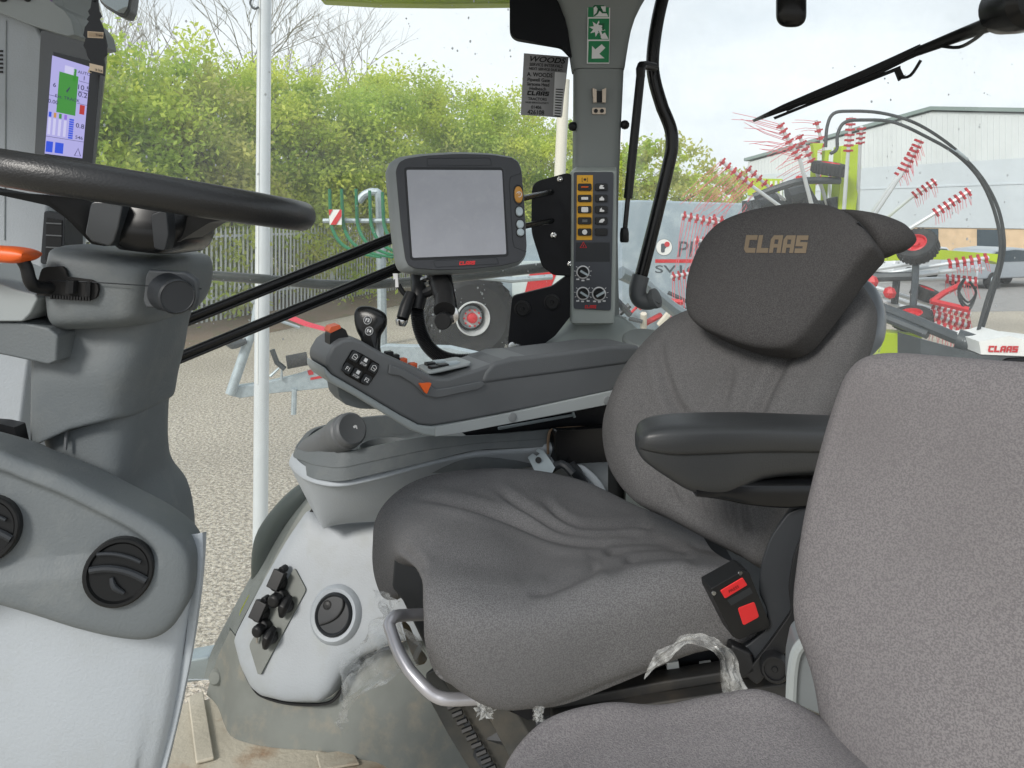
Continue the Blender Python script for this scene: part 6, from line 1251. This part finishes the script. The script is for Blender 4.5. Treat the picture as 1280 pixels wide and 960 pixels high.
# tray of switches behind the trigger
m = MB(); pt = Plane(pn.hit(560, 468)+R2*.05, V((F2.x*-.12, F2.y*-.12, 1)))
m.prism(rounded([pn.hit(x, y)+R2*r_ for x, y, r_ in [(540, 472, .02), (598, 459, .02), (598, 459, .09), (546, 471, .09)]], .2, 3), UP*.006); tr_ = ob('switch_tray', m, M['plgreymid'], bd, bevel=.002)
for x, r_, mt in ((556, .04, M['blackp']), (566, .04, M['blackp']), (578, .04, M['galv']), (570, .07, M['galv']), (560, .07, M['blackp'])):
    m = MB(); q = pn.hit(x, 472-(x-545)*.24)+R2*r_+UP*.008; m.box(q, F2*.012, R2*.008, UP*.003); ob('rocker', m, mt, tr_, bevel=.001)
for x, y, mt in ((507, 452, M['blackp']), (525, 461, M['orangedark']), (538, 467, M['orangedark']), (515, 456, M['blackp'])):
    m = MB(); q = pn.hit(x, y)+R2*.08; m.box(q, F2*.007, R2*.008, UP*.006); ob('small_switch', m, mt, bd, bevel=.002)
m = MB(); m.prism(rounded(pn.pts([(521, 478), (536.5, 477.5), (533, 485), (530.5, 491), (528, 489)], .003), .15, 3), -pn.n*-.008); ob('trigger', m, M['orange'], ca, bevel=.0015)
# head buttons
hb_ = Plane(pn.hit(448, 458, .0), pn.n)
cols = [((442.5, 445.5), (454.5, 451.5), (466, 459.5)), ((433.5, 460), (445, 466.5), (457, 474))]
lab = [(None, 'STOP', None), ('F1', 'STOP', 'F2')]
e1 = V((11, 6.6, 0)); 
m = MB(); m.prism(rounded(hb_.pts([(440, 436.5), (452, 442), (474, 455), (472, 464), (460, 482), (452, 480), (431, 468), (427, 462), (429, 455)], .0005), .2, 3), pn.n*.0014); bdx = ob('button_bed', m, M['blackgloss'], bd)
bu_ = (hb_.hit(466, 459)-hb_.hit(442, 445)).normalized(); bv_ = pn.n.cross(bu_); bv_ = -bv_ if bv_.z < 0 else bv_
for i, row in enumerate(cols):
    for j, (x, y) in enumerate(row):
        c = hb_.hit(x, y, .002); w2, h2 = .0078, .0078
        m = MB(); m.prism(rounded([c-bu_*w2-bv_*h2, c+bu_*w2-bv_*h2, c+bu_*w2+bv_*h2, c-bu_*w2+bv_*h2], .2, 3), pn.n*.0035); b = ob('button', m, M['plcharcoal'], bd, bevel=.001)
        m = MB(); c2 = c+pn.n*.004; tx = lab[i][j]
        if tx == 'STOP': m.text('STOP', c2-bv_*.006, bu_, bv_, .0052, bold=.02, sx=.95); m.prism([c2+bu_*a+bv_*d_ for a, d_ in ((-.003, 0), (.003, 0), (.003, .006), (-.003, .006))], pn.n*.0003)
        elif tx: m.text(tx, c2-bv_*.0032, bu_, bv_, .009, bold=.015)
        else: m.tube([c2+bu_*a+bv_*d_ for a, d_ in ((-.004, -.004), (-.004, .003), (0, .005), (.004, .002), (.003, -.004))], .0006, 5, closed=True); m.tube([c2-bu_*.002, c2+bu_*.003-bv_*.001], .0006, 5)
        ob('symbol', m, M['printwhite'], b)
# orange topped finger lever
m = MB(); m.prism(rounded(pn.pts([(417, 421), (420, 414), (429, 410), (437, 414), (441, 424), (430, 432), (420, 440), (417, 436)], -.02), .2, 3), R2*.03); fl2 = ob('finger_lever', m, M['blackp'], ca, bevel=.003)
m = MB(); m.prism(rounded(pn.pts([(415, 416), (418, 410.5), (429, 407.5), (431, 412), (417, 418.5)], -.018), .2, 3), R2*.028); ob('lever_tip', m, M['orangedark'], fl2, bevel=.002)
# joystick
js = Plane(P(463, 405, 1.375), V((-.2, -1, .25)))
jo = [(444, 394), (446, 387), (451, 383), (461, 382.5), (470, 385), (479, 390), (482.5, 396), (482.5, 405), (479, 413), (475, 420), (474, 436), (474, 446), (454, 440), (453, 426), (448, 416), (445, 406)]
m = MB(); m.pillow(cr_spline(js.pts(jo), 3, True), js.n, .016, .016, 3, 10, js.hit(463, 408)); jk = ob('joystick', m, M['blackgloss'], ca, ang=180)
for tx, x, y in (('F3', 464, 401.5), ('F4', 466, 415)):
    c = js.hit(x, y, .0165); uu = (js.hit(470, 402)-js.hit(460, 400)).normalized(); vv = js.n.cross(uu)
    m = MB(); m.lathe(c, js.n, [(.0078, -.002), (.0078, .0012), (.007, .0014), (.0068, .0008), (.001, .0008)], 24, 0); k = ob('joystick_button', m, [M['plcharcoal']], jk)
    m = MB(); m.text(tx, c-vv*.003, uu, vv, .0088, lift=.0012, bold=.015); m.tube([c+uu*math.cos(t)*.0072+vv*math.sin(t)*.0072+js.n*.0014 for t in [2*math.pi*i/24 for i in range(24)]], .0004, 5, closed=True); ob('symbol', m, M['printwhite'], k)
# underside knuckle of the arm
m = MB(); pu = Plane(pn.p+R2*.02, R2); m.prism(rounded(pu.pts([(421, 480), (424, 496), (432, 506), (450, 511), (490, 512), (470, 494), (440, 478)]), .2, 4), R2*.06); ob('underside_pod', m, M['plgrey'], ca, bevel=.006, seg=3)
# ---- grey monitor
mo = thing('monitor', P(570, 345, 1.46), 'grey framed monitor with blank pale screen mounted beside the pillar', 'monitor')
pm_ = plane3(P(493, 206, 1.44), P(640, 200, 1.50), P(511, 340, 1.42))
out_ = [(493, 213), (497, 203), (505, 198), (530, 194), (575, 191.5), (615, 193), (640, 197), (648, 202), (652, 212), (655.5, 250), (658.5, 308), (657, 320), (650, 328), (630, 333), (586, 338), (545, 339), (518, 337), (509, 333), (505, 325), (500, 290)]
loop = rounded(pm_.pts(out_), .3, 3); ctr = sum(loop, V((0, 0, 0)))/len(loop)
sid = (pm_.hit(480, 260)-pm_.hit(490, 260)).normalized()
def sc_(l, k, dz, sh=0): return [ctr+(p-ctr)*k-pm_.n*dz+sid*sh for p in l]
m = MB(); m.loft([sc_(loop, .985, -.002), sc_(loop, 1.015, .004, .001), sc_(loop, 1.045, .012, .004), sc_(loop, 1.05, .03, .0065), sc_(loop, 1.045, .045, .007), sc_(loop, .8, .06, .007)], 0); ca_ = ob('casing', m, mat('casing_grey', (132, 138, 140), .5, bump=(500, .2, .0006)), mo, ang=50)
m = MB(); m.prism(sc_(loop, .985, -.0022), -pm_.n*-.003); bz = ob('bezel', m, mat('bezel_dark', (50, 52, 57), .5, bump=(800, .08, .0004)), mo, bevel=.0015)
m = MB(); m.prism(rounded(pm_.pts([(504.5, 209.5), (628, 210), (635, 321), (512.5, 326)], .0035), .04, 3), pm_.n*.002); ob('screen_surround', m, M['blackgloss'], bz)
m = MB(); m.prism(rounded(pm_.pts([(507.5, 213), (626.5, 213.5), (632, 318), (515, 322.5)], .004), .02, 2), pm_.n*.0022); ob('screen', m, mat('blank_screen', (156, 158, 166), .16, var=(20, .07), spec=.6, dirt=((172, 172, 178), 60, .25)), mo)
for xy in ([(533, 198.5), (612, 198), (614, 207.5), (534, 208)], [(541, 326), (620, 322), (623, 330), (544, 334.5)]):
    m = MB(); l = rounded(pm_.pts(xy, .0052), .3, 4); m.tube(l, .0008, 5, closed=True); ob('inset_outline', m, M['plcharcoal'], bz)
m = MB(); m.tube(pm_.pts([(651, 217), (637, 222), (636, 232), (640, 300), (642, 309), (657, 315)], .0052), .0008, 5); ob('inset_outline', m, M['plcharcoal'], bz)
for x, y, a, b, mt in ((647, 244, .0085, .0165, mat('amber_button', (186, 132, 52), .4)), (648, 265, .0072, .0095, M['galv']), (649, 281, .0072, .0085, M['galv']), (649.5, 291, .0072, .0075, M['galv'])):
    c = pm_.hit(x, y, .005); uu = (pm_.hit(655, y)-pm_.hit(640, y)).normalized(); vv = pm_.n.cross(uu)
    m = MB(); m.loft([ring(c+pm_.n*z, uu*a*k, vv*b*k, 20, 2.2) for z, k in ((0, 1.22), (.0015, 1.2), (.0018, 1.05))], 0, mi=0); m.loft([ring(c+pm_.n*z, uu*a*k, vv*b*k, 20, 2.2) for z, k in ((.001, 1.02), (.004, .95), (.005, .8))], 0, mi=1); ob('button', m, [M['blackgloss'], mt], bz)
m = MB(); c = pm_.hit(647, 244, .0104); m.tube([c+V((math.cos(t)*.005, 0, math.sin(t)*.005)) for t in [6.283*i/14 for i in range(14)]], .0007, 5, closed=True); m.tube([c, c+V((0, 0, .004))], .0007, 5); ob('button_symbol', m, M['printwhite'], bz)
m = MB(); logo(m, 'CLAAS', lambda s_, t_: pm_.hit(573.5+s_*19.5, 331.8-s_*.9-t_*4.6, .0052), .0005, pm_.n, gap=.12); ob('brand_lettering', m, M['printred'], bz)
# bracket and cables below the monitor
cb = thing('cable_bundle', P(540, 400, 1.50), 'black cable bundle and clamp hanging under the grey monitor', 'cables')
m = MB(); m.tube([P(545, 336, 1.50), P(548, 350, 1.49), P(553, 362, 1.46), P(556, 376, 1.43)], [.018, .02, .021, .018], 14, 4); m.tube([P(556, 372, 1.43), P(555.5, 388, 1.40)], [.018, .02], 14); ob('ball_clamp', m, mat('clamp_dark', (36, 36, 37), .5, spec=.3), cb)
m = MB(); m.tube([P(560, 340, 1.49), P(566, 372, 1.44), P(569, 392, 1.42), P(564, 402, 1.41)], .006, 8, 4); ob('clamp_strap', m, M['blackp'], cb)
m = MB(); c = P(554, 401, 1.385); m.lathe(c, V((-.1, -1, .0)), [(.014, -.05), (.0155, -.01), (.0155, .006), (.014, .008), (.001, .008)], 24); ob('clamp_knob', m, M['blackp'], cb)
m = MB(); m.lathe(P(561, 394, 1.41), V((-.1, -1, 0)), [(.016, -.02), (.018, -.01), (.018, 0), (.012, .002), (.001, .002)], 20); ob('clamp_collar', m, M['chrome'], cb)
m = MB(); m.tube([P(520, 340, 1.52), P(522, 352, 1.50), P(524, 366, 1.48), P(521, 386, 1.47)], [.012, .013, .016, .014], 12, 4); m.tube([P(526, 368, 1.48), P(538, 364, 1.47), P(548, 358, 1.47)], .010, 10, 3); m.tube([P(498, 356, 1.48), P(504, 366, 1.48), P(514, 372, 1.48), P(522, 370, 1.48)], .005, 8, 4); ob('taped_cables', m, M['blackp'], cb)
path = cr_spline([P(521, 384, 1.48), P(524, 408, 1.49), P(532, 428, 1.50), P(546, 443, 1.51), P(566, 450, 1.52), P(590, 450, 1.53), P(610, 447, 1.54)], 22)
m = MB(); m.tube(path, [.0125+(.0014 if i % 2 else -.0006) for i in range(len(path))], 14); ob('corrugated_hose', m, M['blackp'], cb)
m = MB(); m.tube([P(514, 366, 1.46), P(508, 382, 1.45), P(503, 398, 1.44)], [.010, .0125, .0115], 12, 3); ob('cigar_plug', m, M['blackp'], cb)
m = MB(); m.lathe(P(502.5, 399, 1.44), V((-.2, 0, -1)), [(.011, 0), (.012, .004), (.009, .012), (.001, .013)], 14); ob('plug_tip', m, M['chrome'], cb)
m = MB(); m.prism([P(x, y, 1.46) for x, y in [(491, 342), (497, 342), (498, 359), (494, 359), (494, 348), (492, 350)]], V((0, .004, 0))); ob('cable_tag', m, M['printwhite'], cb)
m = MB(); m.tube([P(528, 350, 1.49), P(540, 346, 1.48), P(556, 348, 1.48)], [.006, .008, .005], 8, 3); ob('crinkled_foil', m, M['chrome'], cb)
